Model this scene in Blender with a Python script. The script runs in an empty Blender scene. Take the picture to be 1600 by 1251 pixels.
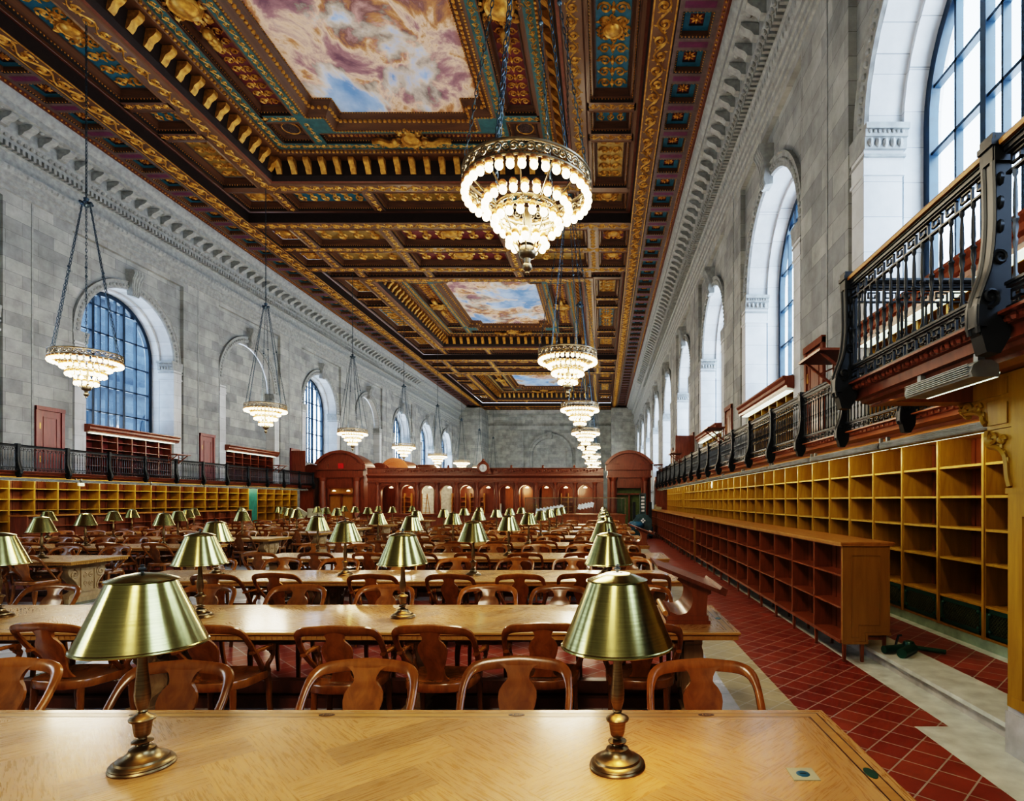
import bpy, math, random
from mathutils import Vector, Matrix
random.seed(7)
S = bpy.context.scene
COL = S.collection
PI = math.pi
CX = -7.83                      # centre line of the hall
EYE = 1.81
def mx(x, s): return x if s > 0 else 2*CX - x
def PX(x, Y): return (x-941)*Y/900
def PZ(y, Y): return EYE-(y-782)*Y/900
ORD = ['first','second','third','fourth','fifth','sixth','seventh','eighth','ninth','tenth','eleventh','twelfth','thirteenth','fourteenth','fifteenth','sixteenth','seventeenth','eighteenth','nineteenth','twentieth']
def ordn(i):
    if i < 20: return ORD[i]
    t = ['twenty','thirty','forty'][(i+1)//10-2]
    r = (i+1) % 10
    return ('twentieth','thirtieth','fortieth')[(i+1)//10-2] if r == 0 else t+'-'+ORD[r-1]

# ------------------------------------------------------------------ mesh builder
class MB:
    def __init__(s): s.v=[]; s.f=[]; s.m=[]; s.uv={}; s.M=None
    def add(s, vs, fs, mi=0):
        b=len(s.v)
        if s.M is not None: vs=[tuple(s.M@Vector(p)) for p in vs]
        s.v.extend(vs); s.f.extend([tuple(b+i for i in f) for f in fs]); s.m.extend([mi]*len(fs))
    def poly(s, pts, mi=0): s.add(pts,[tuple(range(len(pts)))],mi)
    def box(s,x0,y0,z0,x1,y1,z1,mi=0):
        s.add([(x0,y0,z0),(x1,y0,z0),(x1,y1,z0),(x0,y1,z0),(x0,y0,z1),(x1,y0,z1),(x1,y1,z1),(x0,y1,z1)],
              [(3,2,1,0),(4,5,6,7),(0,1,5,4),(1,2,6,5),(2,3,7,6),(3,0,4,7)],mi)
    def cbox(s,c,d,mi=0):
        s.box(c[0]-d[0]/2,c[1]-d[1]/2,c[2]-d[2]/2,c[0]+d[0]/2,c[1]+d[1]/2,c[2]+d[2]/2,mi)
    def lathe(s,prof,c=(0,0,0),n=24,mi=0):
        vs=[];fs=[]
        for r,z in prof:
            for k in range(n):
                a=2*PI*k/n; vs.append((c[0]+r*math.cos(a),c[1]+r*math.sin(a),c[2]+z))
        for i in range(len(prof)-1):
            for k in range(n):
                k2=(k+1)%n; fs.append((i*n+k,i*n+k2,(i+1)*n+k2,(i+1)*n+k))
        s.add(vs,fs,mi)
    def sphere(s,c,r,n=12,m=8,mi=0,sz=1):
        s.lathe([(r*math.sin(PI*i/m),-r*sz*math.cos(PI*i/m)) for i in range(m+1)],c,n,mi)
    def sweep(s,pts,up,a,b,n=8,mi=0,cap=True,closed=False,sq=1.0):
        N=len(pts); vs=[];fs=[]; P=[Vector(p) for p in pts]; up=Vector(up)
        for i in range(N):
            T=(P[(i+1)%N]-P[i-1]) if closed else (P[min(i+1,N-1)]-P[max(i-1,0)])
            T.normalize()
            A=up.cross(T)
            if A.length<1e-4: A=Vector((1,0,0)).cross(T)
            A.normalize(); B=T.cross(A)
            aa=a[i] if isinstance(a,(list,tuple)) else a
            bb=b[i] if isinstance(b,(list,tuple)) else b
            for k in range(n):
                t=2*PI*(k+.5)/n; ct,st=math.cos(t),math.sin(t)
                if sq!=1: ct=math.copysign(abs(ct)**sq,ct); st=math.copysign(abs(st)**sq,st)
                vs.append(tuple(P[i]+A*(aa*ct)+B*(bb*st)))
        R=N if closed else N-1
        for i in range(R):
            j=(i+1)%N
            for k in range(n):
                k2=(k+1)%n; fs.append((i*n+k,i*n+k2,j*n+k2,j*n+k))
        if cap and not closed:
            fs.append(tuple(range(n-1,-1,-1))); fs.append(tuple((N-1)*n+k for k in range(n)))
        s.add(vs,fs,mi)
    def prism(s,poly,f,a,b,mi=0,caps=True):
        """poly of (p,q); f(p,q,t) -> xyz; extruded t=a..b"""
        n=len(poly)
        vs=[f(p,q,a) for p,q in poly]+[f(p,q,b) for p,q in poly]
        fs=[(i,(i+1)%n,n+(i+1)%n,n+i) for i in range(n)]
        if caps: fs+= [tuple(range(n-1,-1,-1)),tuple(range(n,2*n))]
        s.add(vs,fs,mi)
    def strip(s,prof,f,a,b,mi=0):
        """open profile extruded"""
        n=len(prof); vs=[f(p,q,a) for p,q in prof]+[f(p,q,b) for p,q in prof]
        s.add(vs,[(i,i+1,n+i+1,n+i) for i in range(n-1)],mi)
    def mesh(s,name,mats,smooth=35):
        me=bpy.data.meshes.new(name); me.from_pydata(s.v,[],s.f)
        if not isinstance(mats,(list,tuple)): mats=[mats]
        for m in mats: me.materials.append(m)
        if len(mats)>1: me.polygons.foreach_set('material_index',s.m)
        if smooth:
            me.polygons.foreach_set('use_smooth',[True]*len(s.f)); me.set_sharp_from_angle(angle=math.radians(smooth))
        me.update(); return me
    def build(s,name,mats,parent=None,smooth=35):
        return obj(name,s.mesh(name,mats,smooth),parent)
def obj(name,me,parent=None,loc=None):
    o=bpy.data.objects.new(name,me); COL.objects.link(o)
    if parent is not None: o.parent=parent
    if loc: o.location=loc
    return o
def tag(o,label=None,cat=None,group=None,kind=None):
    if label: o['label']=label
    if cat: o['category']=cat
    if group: o['group']=group
    if kind: o['kind']=kind
    return o
def thing(name,label,cat,loc=(0,0,0),rz=0,group=None):
    o=bpy.data.objects.new(name,None); COL.objects.link(o); o.location=loc; o.rotation_euler=(0,0,rz)
    o.empty_display_size=.1
    return tag(o,label,cat,group)
def struct(mb,name,mats,smooth=35,parent=None):
    o=mb.build(name,mats,parent,smooth)
    if parent is None: o['kind']='structure'
    return o
KIDS={}
def kids(o):
    return [c for c in bpy.data.objects if c.parent==o]
def dup(o,loc,rz,label,group,tree):
    """copy thing with its parts; tree = [(part,[subparts])] """
    r=o.copy(); COL.objects.link(r); r.location=loc; r.rotation_euler=(0,0,rz)
    r['label']=label
    if group: r['group']=group
    for ch,subs in tree:
        c=ch.copy(); COL.objects.link(c); c.parent=r
        for g in subs:
            d=g.copy(); COL.objects.link(d); d.parent=c
    return r
def tree_of(o): return [(c,kids(c)) for c in kids(o)]
def crom(pts,n=6,closed=False):
    P=[Vector(p) for p in pts]; out=[]; N=len(P)
    R=N if closed else N-1
    for i in range(R):
        p0=P[i-1] if (closed or i>0) else P[0]*2-P[1]
        p1=P[i]; p2=P[(i+1)%N]
        p3=P[(i+2)%N] if (closed or i+2<N) else P[N-1]*2-P[N-2]
        for k in range(n):
            t=k/n; out.append(.5*((2*p1)+(p2-p0)*t+(2*p0-5*p1+4*p2-p3)*t*t+(3*p1-p0-3*p2+p3)*t**3))
    if not closed: out.append(P[-1])
    return out

# ------------------------------------------------------------------ materials
def newmat(name):
    m=bpy.data.materials.new(name); m.use_nodes=True; nt=m.node_tree; b=nt.nodes['Principled BSDF']; return m,nt,b
def N(nt,t,**kw):
    n=nt.nodes.new(t)
    for k,v in kw.items():
        if k.startswith('_'): setattr(n,k[1:],v)
        else: n.inputs[k].default_value=v
    return n
def ramp(nt,fac,stops):
    r=nt.nodes.new('ShaderNodeValToRGB'); e=r.color_ramp.elements
    while len(e)<len(stops): e.new(.5)
    for i,(p,c) in enumerate(stops): e[i].position=p; e[i].color=(*c,1)
    nt.links.new(fac,r.inputs['Fac']); return r
def plain(name,c,rough=.5,metal=0,emit=None,es=0,spec=.5,coat=0):
    m,nt,b=newmat(name); b.inputs['Base Color'].default_value=(*c,1); b.inputs['Roughness'].default_value=rough
    b.inputs['Metallic'].default_value=metal; b.inputs['Specular IOR Level'].default_value=spec
    b.inputs['Coat Weight'].default_value=coat
    if emit: b.inputs['Emission Color'].default_value=(*emit,1); b.inputs['Emission Strength'].default_value=es
    # a little procedural mottling so that no surface is dead flat
    if not emit:
        g=N(nt,'ShaderNodeNewGeometry'); n=N(nt,'ShaderNodeTexNoise',Scale=6.0,Detail=4.0)
        nt.links.new(g.outputs['Position'],n.inputs['Vector'])
        d=tuple(x*.78 for x in c); l=tuple(min(1,x*1.18) for x in c)
        r=ramp(nt,n.outputs['Fac'],[(.3,d),(.7,l)]); nt.links.new(r.outputs['Color'],b.inputs['Base Color'])
    return m
def wood(name,dark,light,rough=.35,scale=(1,1,1),coat=.3,rand=0.0,coord='Object',bump=.0):
    m,nt,b=newmat(name); L=nt.links
    tc=N(nt,'ShaderNodeTexCoord'); mp=N(nt,'ShaderNodeMapping'); mp.inputs['Scale'].default_value=scale
    L.new(tc.outputs[coord],mp.inputs['Vector'])
    n1=N(nt,'ShaderNodeTexNoise',Scale=14.0,Detail=5.0,Roughness=.6,Distortion=.6); L.new(mp.outputs[0],n1.inputs['Vector'])
    r=ramp(nt,n1.outputs['Fac'],[(.28,dark),(.72,light)])
    out=r.outputs['Color']
    if rand:
        oi=N(nt,'ShaderNodeObjectInfo'); hs=N(nt,'ShaderNodeHueSaturation')
        ma=N(nt,'ShaderNodeMath',_operation='MULTIPLY_ADD'); ma.inputs[1].default_value=rand*2; ma.inputs[2].default_value=1-rand
        L.new(oi.outputs['Random'],ma.inputs[0]); L.new(ma.outputs[0],hs.inputs['Value']); L.new(out,hs.inputs['Color']); out=hs.outputs['Color']
    L.new(out,b.inputs['Base Color']); b.inputs['Roughness'].default_value=rough; b.inputs['Coat Weight'].default_value=coat; b.inputs['Coat Roughness'].default_value=.15
    if bump:
        bp=N(nt,'ShaderNodeBump',Strength=bump,Distance=.01); L.new(n1.outputs['Fac'],bp.inputs['Height']); L.new(bp.outputs[0],b.inputs['Normal'])
    return m
def stone(name,c1,c2,mortar,bw,bh,plane='YZ',rough=.75,msize=.006,big=.35):
    m,nt,b=newmat(name); L=nt.links
    g=N(nt,'ShaderNodeNewGeometry'); sx=N(nt,'ShaderNodeSeparateXYZ'); L.new(g.outputs['Position'],sx.inputs[0])
    cb=N(nt,'ShaderNodeCombineXYZ')
    ax={'YZ':('Y','Z'),'XZ':('X','Z'),'XY':('X','Y')}[plane]
    L.new(sx.outputs[ax[0]],cb.inputs[0]); L.new(sx.outputs[ax[1]],cb.inputs[1])
    br=N(nt,'ShaderNodeTexBrick',Scale=1.0); br.offset=.5
    br.inputs['Color1'].default_value=(*c1,1); br.inputs['Color2'].default_value=(*c2,1); br.inputs['Mortar'].default_value=(*mortar,1)
    br.inputs['Mortar Size'].default_value=msize; br.inputs['Brick Width'].default_value=bw; br.inputs['Row Height'].default_value=bh; br.inputs['Mortar Smooth'].default_value=.3
    L.new(cb.outputs[0],br.inputs['Vector'])
    n=N(nt,'ShaderNodeTexNoise',Scale=1.3,Detail=6.0,Roughness=.65); L.new(g.outputs['Position'],n.inputs['Vector'])
    r=ramp(nt,n.outputs['Fac'],[(.3,(1-big,)*3),(.7,(1+big*.35,)*3)])
    mxn=N(nt,'ShaderNodeMix',_data_type='RGBA',_blend_type='MULTIPLY'); mxn.inputs[0].default_value=1
    L.new(br.outputs['Color'],mxn.inputs[6]); L.new(r.outputs['Color'],mxn.inputs[7]); L.new(mxn.outputs[2],b.inputs['Base Color'])
    b.inputs['Roughness'].default_value=rough; b.inputs['Specular IOR Level'].default_value=.3
    return m
def tiles(name,c1,c2,mortar,size,rough=.3,rot=PI/4,msize=.006):
    m,nt,b=newmat(name); L=nt.links
    g=N(nt,'ShaderNodeNewGeometry'); mp=N(nt,'ShaderNodeMapping'); mp.inputs['Rotation'].default_value=(0,0,rot)
    L.new(g.outputs['Position'],mp.inputs['Vector'])
    br=N(nt,'ShaderNodeTexBrick',Scale=1.0); br.offset=0
    br.inputs['Color1'].default_value=(*c1,1); br.inputs['Color2'].default_value=(*c2,1); br.inputs['Mortar'].default_value=(*mortar,1)
    br.inputs['Mortar Size'].default_value=msize; br.inputs['Brick Width'].default_value=size; br.inputs['Row Height'].default_value=size; br.inputs['Mortar Smooth'].default_value=.1
    L.new(mp.outputs[0],br.inputs['Vector'])
    n=N(nt,'ShaderNodeTexNoise',Scale=3.0,Detail=8.0,Roughness=.7); L.new(g.outputs['Position'],n.inputs['Vector'])
    r=ramp(nt,n.outputs['Fac'],[(.3,(.75,.75,.75)),(.72,(1.15,1.15,1.15))])
    mxn=N(nt,'ShaderNodeMix',_data_type='RGBA',_blend_type='MULTIPLY'); mxn.inputs[0].default_value=1
    L.new(br.outputs['Color'],mxn.inputs[6]); L.new(r.outputs['Color'],mxn.inputs[7]); L.new(mxn.outputs[2],b.inputs['Base Color'])
    r2=ramp(nt,n.outputs['Fac'],[(.3,(rough-.02,)*3),(.7,(rough+.08,)*3)]); L.new(r2.outputs['Color'],b.inputs['Roughness'])
    return m
M={}
M['stone']=stone('ashlar_stone',(.285,.31,.325),(.43,.455,.455),(.17,.185,.195),1.15,.46)
M['stone_far']=stone('ashlar_stone_end',(.30,.325,.32),(.42,.435,.42),(.2,.21,.21),1.15,.46,'XZ')
M['stone_lt']=stone('dressed_stone',(.55,.59,.63),(.62,.66,.70),(.30,.33,.36),5.0,.62,big=.18)
M['stone_trim']=plain('carved_stone',(.31,.335,.345),.7)
M['stone_dk']=plain('grey_carved_stone',(.40,.41,.41),.75)  # second plain grey tone of carved stone
M['marble']=plain('pale_marble',(.62,.66,.62),.3)  # slight green cast of the light is put into the colour
M['marble_w']=tiles('white_marble_floor',(.56,.60,.64),(.64,.67,.70),(.42,.45,.47),.9,.22,0,.004)
M['marble_t']=plain('dark_marble_teal_sheen',(.06,.17,.2),.15)  # dark marble; teal of reflected window light is put into the colour
M['tile']=tiles('terracotta_tile',(.235,.046,.027),(.315,.080,.042),(.42,.37,.34),.228,.32)
M['tile_tan']=tiles('sandy_tile',(.44,.38,.24),(.52,.46,.30),(.60,.58,.50),.228,.35)
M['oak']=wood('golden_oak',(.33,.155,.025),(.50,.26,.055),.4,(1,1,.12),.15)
M['oak_y']=wood('mustard_oak',(.29,.165,.014),(.43,.265,.028),.42,(1,1,.12),.15)  # mustard cast of the greenish strip lights is put into the oak colour
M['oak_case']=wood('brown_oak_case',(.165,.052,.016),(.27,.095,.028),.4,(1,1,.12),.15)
M['oak_end']=wood('oak_end_panel',(.27,.145,.02),(.37,.21,.035),.42,(1,1,.1),.15)
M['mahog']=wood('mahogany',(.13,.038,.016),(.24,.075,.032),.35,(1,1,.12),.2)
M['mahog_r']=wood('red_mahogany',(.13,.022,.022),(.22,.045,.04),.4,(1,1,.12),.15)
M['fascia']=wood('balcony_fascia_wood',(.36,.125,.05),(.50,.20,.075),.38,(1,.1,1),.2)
M['chair']=wood('chair_oak',(.155,.056,.010),(.31,.125,.022),.24,(1,1,.25),.28,.28)
M['tabw']=wood('table_oak_edge',(.36,.19,.045),(.50,.29,.085),.35,(.15,1,1),.3)
M['tabd']=wood('table_base_dark',(.10,.03,.015),(.20,.07,.03),.4,(1,1,.3),.15)
M['tabped']=wood('table_pedestal_oak',(.30,.20,.10),(.46,.33,.18),.5,(1,1,.3),.1)
M['inlay']=plain('dark_inlay',(.05,.025,.01),.4)
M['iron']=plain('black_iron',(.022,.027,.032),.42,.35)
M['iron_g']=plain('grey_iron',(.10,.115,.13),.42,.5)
M['winfr']=plain('window_frame_blue_black',(.012,.035,.065),.4)
M['fixt']=plain('grey_fixture_metal',(.34,.37,.37),.4,.25)
M['gold']=None
M['teal']=plain('teal_paint',(.012,.105,.16),.55)
M['teal2']=plain('dim_teal_paint',(.03,.10,.11),.55)
M['purple']=plain('plum_paint',(.115,.022,.075),.5)
M['crimson']=plain('crimson_paint',(.12,.018,.025),.55)
M['cbrown']=wood('ceiling_walnut',(.065,.029,.014),(.14,.068,.03),.5,(1,.2,1),.1,coord='Generated')
M['cgrey']=plain('ceiling_grey_wood',(.115,.085,.08),.5)
M['cdark']=plain('ceiling_dark_face',(.028,.018,.016),.5)
M['cedge']=plain('ceiling_red_edge',(.13,.045,.025),.45)
M['ochre']=plain('old_gold_diaper',(.26,.17,.045),.45,.3)
M['white']=plain('white_enamel',(.8,.82,.8),.4)
M['paper']=plain('white_paper',(.85,.86,.85),.6)
M['red']=plain('red_sign',(.55,.02,.02),.5)
M['green']=plain('dark_green_paint',(.02,.085,.06),.35,.2)
M['lattice']=plain('olive_bronze_lattice',(.10,.115,.05),.4,.4)
M['greenb']=plain('green_board',(.03,.16,.13),.5)
M['lift']=plain('lift_slate_blue',(.06,.11,.125),.4)
M['liftb']=plain('lift_blue',(.02,.10,.17),.4)
M['card']=plain('grey_cardboard',(.36,.36,.26),.7)
M['black']=plain('black_void',(.008,.008,.01),.5)
M['glow']=plain('dome_glow',(1,.9,.7),.5,0,(1,.80,.50),5)
M['tube']=plain('lit_tube',(1,1,1),.5,0,(.85,1,.8),2.6)
M['bulb']=plain('chandelier_bulb_glow',(1,.9,.7),.4,0,(1,.80,.50),9)
M['sock']=plain('gilt_socket',(.55,.30,.14),.35,.8)
M['bronze']=plain('aged_bronze',(.20,.17,.12),.35,.8)
M['chain']=plain('steel_blue_chain',(.06,.09,.12),.4,.7)
M['cur']=plain('interior_white',(.6,.62,.6),.6)
M['facade']=stone('courtyard_facade',(.075,.105,.15),(.11,.145,.195),(.03,.05,.08),1.4,.6)
for k in ('bulb','glow','tube'): M[k].cycles.emission_sampling='NONE'
def mk_gold():
    m,nt,b=newmat('antique_gilding'); L=nt.links
    g=N(nt,'ShaderNodeNewGeometry'); n=N(nt,'ShaderNodeTexNoise',Scale=7.0,Detail=3.0); L.new(g.outputs['Position'],n.inputs['Vector'])
    r=ramp(nt,n.outputs['Fac'],[(.3,(.29,.145,.028)),(.7,(.60,.35,.085))]); L.new(r.outputs['Color'],b.inputs['Base Color'])
    b.inputs['Metallic'].default_value=.35; b.inputs['Roughness'].default_value=.36; return m
M['gold']=mk_gold()
def mk_brass(name,c1,c2,rough,aniso=.0):
    m,nt,b=newmat(name); L=nt.links
    tc=N(nt,'ShaderNodeTexCoord'); mp=N(nt,'ShaderNodeMapping'); mp.inputs['Scale'].default_value=(2,2,60); L.new(tc.outputs['Object'],mp.inputs[0])
    n=N(nt,'ShaderNodeTexNoise',Scale=3.0,Detail=4.0); L.new(mp.outputs[0],n.inputs['Vector'])
    r=ramp(nt,n.outputs['Fac'],[(.3,c1),(.7,c2)]); L.new(r.outputs['Color'],b.inputs['Base Color'])
    b.inputs['Metallic'].default_value=1; b.inputs['Roughness'].default_value=rough
    if aniso:
        b.inputs['Anisotropic'].default_value=aniso
        t=N(nt,'ShaderNodeTangent'); t.direction_type='RADIAL'; t.axis='Z'; L.new(t.outputs[0],b.inputs['Tangent']); b.inputs['Anisotropic Rotation'].default_value=.25
    return m
M['shade']=mk_brass('brushed_brass_shade',(.33,.30,.13),(.43,.39,.18),.21,.6)
M['lampb']=mk_brass('aged_brass_stem',(.17,.125,.065),(.27,.20,.11),.34)
def mk_parquet():
    m,nt,b=newmat('herringbone_oak'); L=nt.links
    uv=N(nt,'ShaderNodeUVMap'); uv.uv_map='UVMap'
    at=N(nt,'ShaderNodeAttribute'); at.attribute_name='tone'
    mp=N(nt,'ShaderNodeMapping'); mp.inputs['Scale'].default_value=(7,110,1); L.new(uv.outputs[0],mp.inputs[0])
    n=N(nt,'ShaderNodeTexNoise',Scale=1.0,Detail=6.0,Roughness=.65,Distortion=.5); L.new(mp.outputs[0],n.inputs['Vector'])
    r=ramp(nt,n.outputs['Fac'],[(.25,(.39,.205,.064)),(.75,(.54,.325,.12))])
    hs=N(nt,'ShaderNodeHueSaturation'); ma=N(nt,'ShaderNodeMath',_operation='MULTIPLY_ADD'); ma.inputs[1].default_value=.34; ma.inputs[2].default_value=.80
    L.new(at.outputs['Fac'],ma.inputs[0]); L.new(ma.outputs[0],hs.inputs['Value']); L.new(r.outputs['Color'],hs.inputs['Color']); L.new(hs.outputs['Color'],b.inputs['Base Color'])
    bp=N(nt,'ShaderNodeBump',Strength=.04,Distance=.003); L.new(n.outputs['Fac'],bp.inputs['Height']); L.new(bp.outputs[0],b.inputs['Normal'])
    r2=ramp(nt,n.outputs['Fac'],[(.3,(.22,)*3),(.7,(.36,)*3)]); L.new(r2.outputs['Color'],b.inputs['Roughness'])
    b.inputs['Coat Weight'].default_value=.35; b.inputs['Coat Roughness'].default_value=.12
    return m
M['parq']=mk_parquet()
def mk_glass():
    m=bpy.data.materials.new('clear_pane'); m.use_nodes=True; nt=m.node_tree; nt.nodes.clear(); L=nt.links
    o=N(nt,'ShaderNodeOutputMaterial'); mixn=N(nt,'ShaderNodeMixShader'); mixn.inputs[0].default_value=.06
    t=N(nt,'ShaderNodeBsdfTransparent'); t.inputs[0].default_value=(.92,.96,.97,1); g=N(nt,'ShaderNodeBsdfGlossy'); g.inputs['Roughness'].default_value=.05
    L.new(t.outputs[0],mixn.inputs[1]); L.new(g.outputs[0],mixn.inputs[2]); L.new(mixn.outputs[0],o.inputs[0]); return m
M['glass']=mk_glass()
def mk_sky():
    m,nt,b=newmat('painted_cloud_sky'); L=nt.links
    g=N(nt,'ShaderNodeNewGeometry'); mp=N(nt,'ShaderNodeMapping'); mp.inputs['Scale'].default_value=(1,.8,1); mp.inputs['Location'].default_value=(3.1,.6,0); L.new(g.outputs['Position'],mp.inputs[0])
    n=N(nt,'ShaderNodeTexNoise',Scale=.26,Detail=11.0,Roughness=.58,Distortion=.25); L.new(mp.outputs[0],n.inputs['Vector'])
    mask=ramp(nt,n.outputs['Fac'],[(.455,(0,0,0)),(.50,(1,1,1))])
    edge=ramp(nt,n.outputs['Fac'],[(.47,(1,.93,.82)),(.56,(.0,.0,.0))])
    n2=N(nt,'ShaderNodeTexNoise',Scale=.62,Detail=11.0,Roughness=.62,Distortion=.4); L.new(mp.outputs[0],n2.inputs['Vector'])
    cl=ramp(nt,n2.outputs['Fac'],[(.34,(.18,.10,.14)),(.43,(.38,.22,.24)),(.50,(.78,.60,.47)),(.55,(.50,.26,.12)),(.61,(.22,.12,.12)),(.70,(.62,.40,.38))])
    n3=N(nt,'ShaderNodeTexNoise',Scale=.9,Detail=6.0); L.new(mp.outputs[0],n3.inputs['Vector'])
    bl=ramp(nt,n3.outputs['Fac'],[(.35,(.17,.33,.66)),(.65,(.50,.66,.90))])
    m1=N(nt,'ShaderNodeMix',_data_type='RGBA',_blend_type='LIGHTEN'); m1.inputs[0].default_value=.8; L.new(cl.outputs['Color'],m1.inputs[6]); L.new(edge.outputs['Color'],m1.inputs[7])
    m2=N(nt,'ShaderNodeMix',_data_type='RGBA'); L.new(mask.outputs['Color'],m2.inputs[0]); L.new(bl.outputs['Color'],m2.inputs[6]); L.new(m1.outputs[2],m2.inputs[7])
    L.new(m2.outputs[2],b.inputs['Base Color']); b.inputs['Roughness'].default_value=.7; return m
M['sky']=mk_sky()
WORLD=11.0; DAYR=900; DAYL=480; EXPO=-0.72; LCH=960; SHELFE=70; VT='Filmic'; LOOK='Very High Contrast'
# ================================================================== FURNITURE
TABX0,TABX1=-6.55,1.10; TL=TABX1-TABX0; TD=1.22; TZ=.76
PITCH=2.92
TY=[2.28+PITCH*i for i in range(9)]            # table centre lines, right bank
TXR=(TABX0+TABX1)/2; TXL=2*CX-TXR
# ---------- table
def clip(poly,x0,y0,x1,y1):
    for ax,lim,sg in ((0,x0,1),(0,x1,-1),(1,y0,1),(1,y1,-1)):
        out=[]; n=len(poly)
        for i in range(n):
            a=poly[i]; b=poly[(i+1)%n]; da=(a[ax]-lim)*sg; db=(b[ax]-lim)*sg
            if da>=0: out.append(a)
            if (da>=0)!=(db>=0):
                t=da/(da-db); out.append((a[0]+(b[0]-a[0])*t,a[1]+(b[1]-a[1])*t))
        poly=out
        if len(poly)<3: return None
    return poly
def tabletop():
    rnd=random.Random(3); vs=[];fs=[];mi=[];uvs=[];tone=[]
    def face(pts,m,ux,uy,o,t):
        b=len(vs); vs.extend([(p[0],p[1],TZ) for p in pts]); fs.append(tuple(range(b,b+len(pts)))); mi.append(m); tone.append(t)
        uvs.append([(p[0]*ux[0]+p[1]*ux[1]+o[0],p[0]*uy[0]+p[1]*uy[1]+o[1]) for p in pts])
    hx,hy=TL/2,TD/2
    ix,iy=hx-.20,hy-.13
    w=.20; n=3; c=math.cos(PI/4)
    def rot(x,y): return ((x*c-y*c)*w,(x*c+y*c)*w)
    for y in range(-34,35):
        for m in range(-12,13):
            a=y+2*n*m
            for P,d in ((((a,y),(a+n,y),(a+n,y+1),(a,y+1)),0),(((y,a-2*n+1),(y+1,a-2*n+1),(y+1,a-n+1),(y,a-n+1)),1)):
                if d==1: pass
                q=[rot(*p) for p in P]
                if max(p[0] for p in q)<-ix or min(p[0] for p in q)>ix or max(p[1] for p in q)<-iy or min(p[1] for p in q)>iy: continue
                q=clip(q,-ix,-iy,ix,iy)
                if q:
                    o=(rnd.random()*9,rnd.random()*9)
                    if d==0: face(q,0,(c,c),(-c,c),o,rnd.random())
                    else: face(q,0,(-c,c),(c,c),o,rnd.random())
    # borders: rings of strips
    rings=[(.20,.13,.095,.095,0),(.095,.095,.088,.088,1),(.088,.088,.044,.044,2),(.044,.044,.038,.038,1),(.038,.038,0,0,0)]
    for a,b_,a2,b2,m in rings:
        X0,Y0,X1,Y1=hx-a,hy-b_,hx-a2,hy-b2
        for sg in (-1,1):
            face([(-X0,sg*Y0),(X0,sg*Y0),(X1,sg*Y1),(-X1,sg*Y1)],m,(1,0),(0,1),(3*sg,0),.5+.1*sg)
            face([(sg*X0,-Y0),(sg*X0,Y0),(sg*X1,Y1),(sg*X1,-Y1)],m,(0,1),(1,0),(5*sg,0),.45)
    b=len(vs)  # edge: thick rim with stepped moulding
    me=bpy.data.meshes.new('table_top'); me.from_pydata(vs,[],fs)
    for k in ('parq','inlay','tabw'): me.materials.append(M[k])
    me.polygons.foreach_set('material_index',mi)
    u=me.uv_layers.new(name='UVMap'); fl=[]
    for f in uvs:
        for q in f: fl.extend(q)
    u.data.foreach_set('uv',fl)
    at=me.attributes.new('tone','FLOAT','FACE'); at.data.foreach_set('value',tone)
    # force upward normals
    import bmesh
    bm=bmesh.new(); bm.from_mesh(me)
    for f in bm.faces:
        if f.normal.z<0: f.normal_flip()
    bm.to_mesh(me); bm.free(); return me
def ring_profile(mb,prof,hx,hy,mi=0):
    """prof: list of (inset,z); rectangular sweep"""
    vs=[];fs=[]
    for ins,z in prof:
        x,y=hx-ins,hy-ins; vs+=[(-x,-y,z),(x,-y,z),(x,y,z),(-x,y,z)]
    for i in range(len(prof)-1):
        for k in range(4):
            k2=(k+1)%4; fs.append((i*4+k,i*4+k2,(i+1)*4+k2,(i+1)*4+k))
    mb.add(vs,fs,mi)
def spiral(cx,cy,r0,r1,turns,a0,hand=1,n=22):
    return [(cx+(r0+(r1-r0)*i/n)*math.cos(a0+hand*2*PI*turns*i/n),cy+(r0+(r1-r0)*i/n)*math.sin(a0+hand*2*PI*turns*i/n)) for i in range(n+1)]
def pedestal_mesh():
    mb=MB()
    half=[(.40,.655),(.40,.615),(.37,.60),(.375,.53),(.34,.455),(.27,.40),(.215,.33),(.19,.25),(.20,.20),(.26,.165),(.33,.15),(.36,.12),(.36,.0)]
    half=[(y*1.0,z) for y,z in half]
    core=crom([(y,z,0) for y,z in half[2:10]],4); out=half[:2]+[(p[0],p[1]) for p in core]+half[10:]
    poly=out+[(-y,z) for y,z in reversed(out)]
    f=lambda p,q,t:(t,p,q)
    mb.prism(poly,f,-.075,.075)
    for sx in (-1,1):
        x=sx*.085
        # central panel with raised frame
        mb.box(min(x,x-.02*sx),-.15,.17,max(x,x-.02*sx),.15,.60)
        for y0,y1,z0,z1 in ((-.15,-.12,.17,.6),(.12,.15,.17,.6),(-.12,.12,.57,.6),(-.12,.12,.17,.2)): mb.box(min(x,x+.016*sx),y0,z0,max(x,x+.016*sx),y1,z1)
        for sy in (-1,1):
            mb.sweep([(x,p[0],p[1]) for p in spiral(sy*.265,.50,.085,.015,1.6,PI/2,sy)],(1,0,0),.016,.014,6)
            mb.sweep([(x,p[0],p[1]) for p in crom([(sy*.33,.46,0),(sy*.24,.36,0),(sy*.19,.27,0),(sy*.21,.2,0)],5)],(1,0,0),.014,.012,6)
            mb.sweep([(x,p[0],p[1]) for p in spiral(sy*.06,.32,.05,.01,1.3,-PI/2,-sy,14)],(1,0,0),.01,.012,5)
            mb.sweep([(x,p[0],p[1]) for p in spiral(sy*.06,.46,.05,.01,1.3,PI/2,sy,14)],(1,0,0),.01,.012,5)
    mb.box(-.10,-.40,0,.10,.40,.075); mb.box(-.085,-.43,.655,.085,.43,.69)
    return mb.mesh('table_pedestal',M['tabped'])
TOPME=tabletop(); PEDME=pedestal_mesh()
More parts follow.
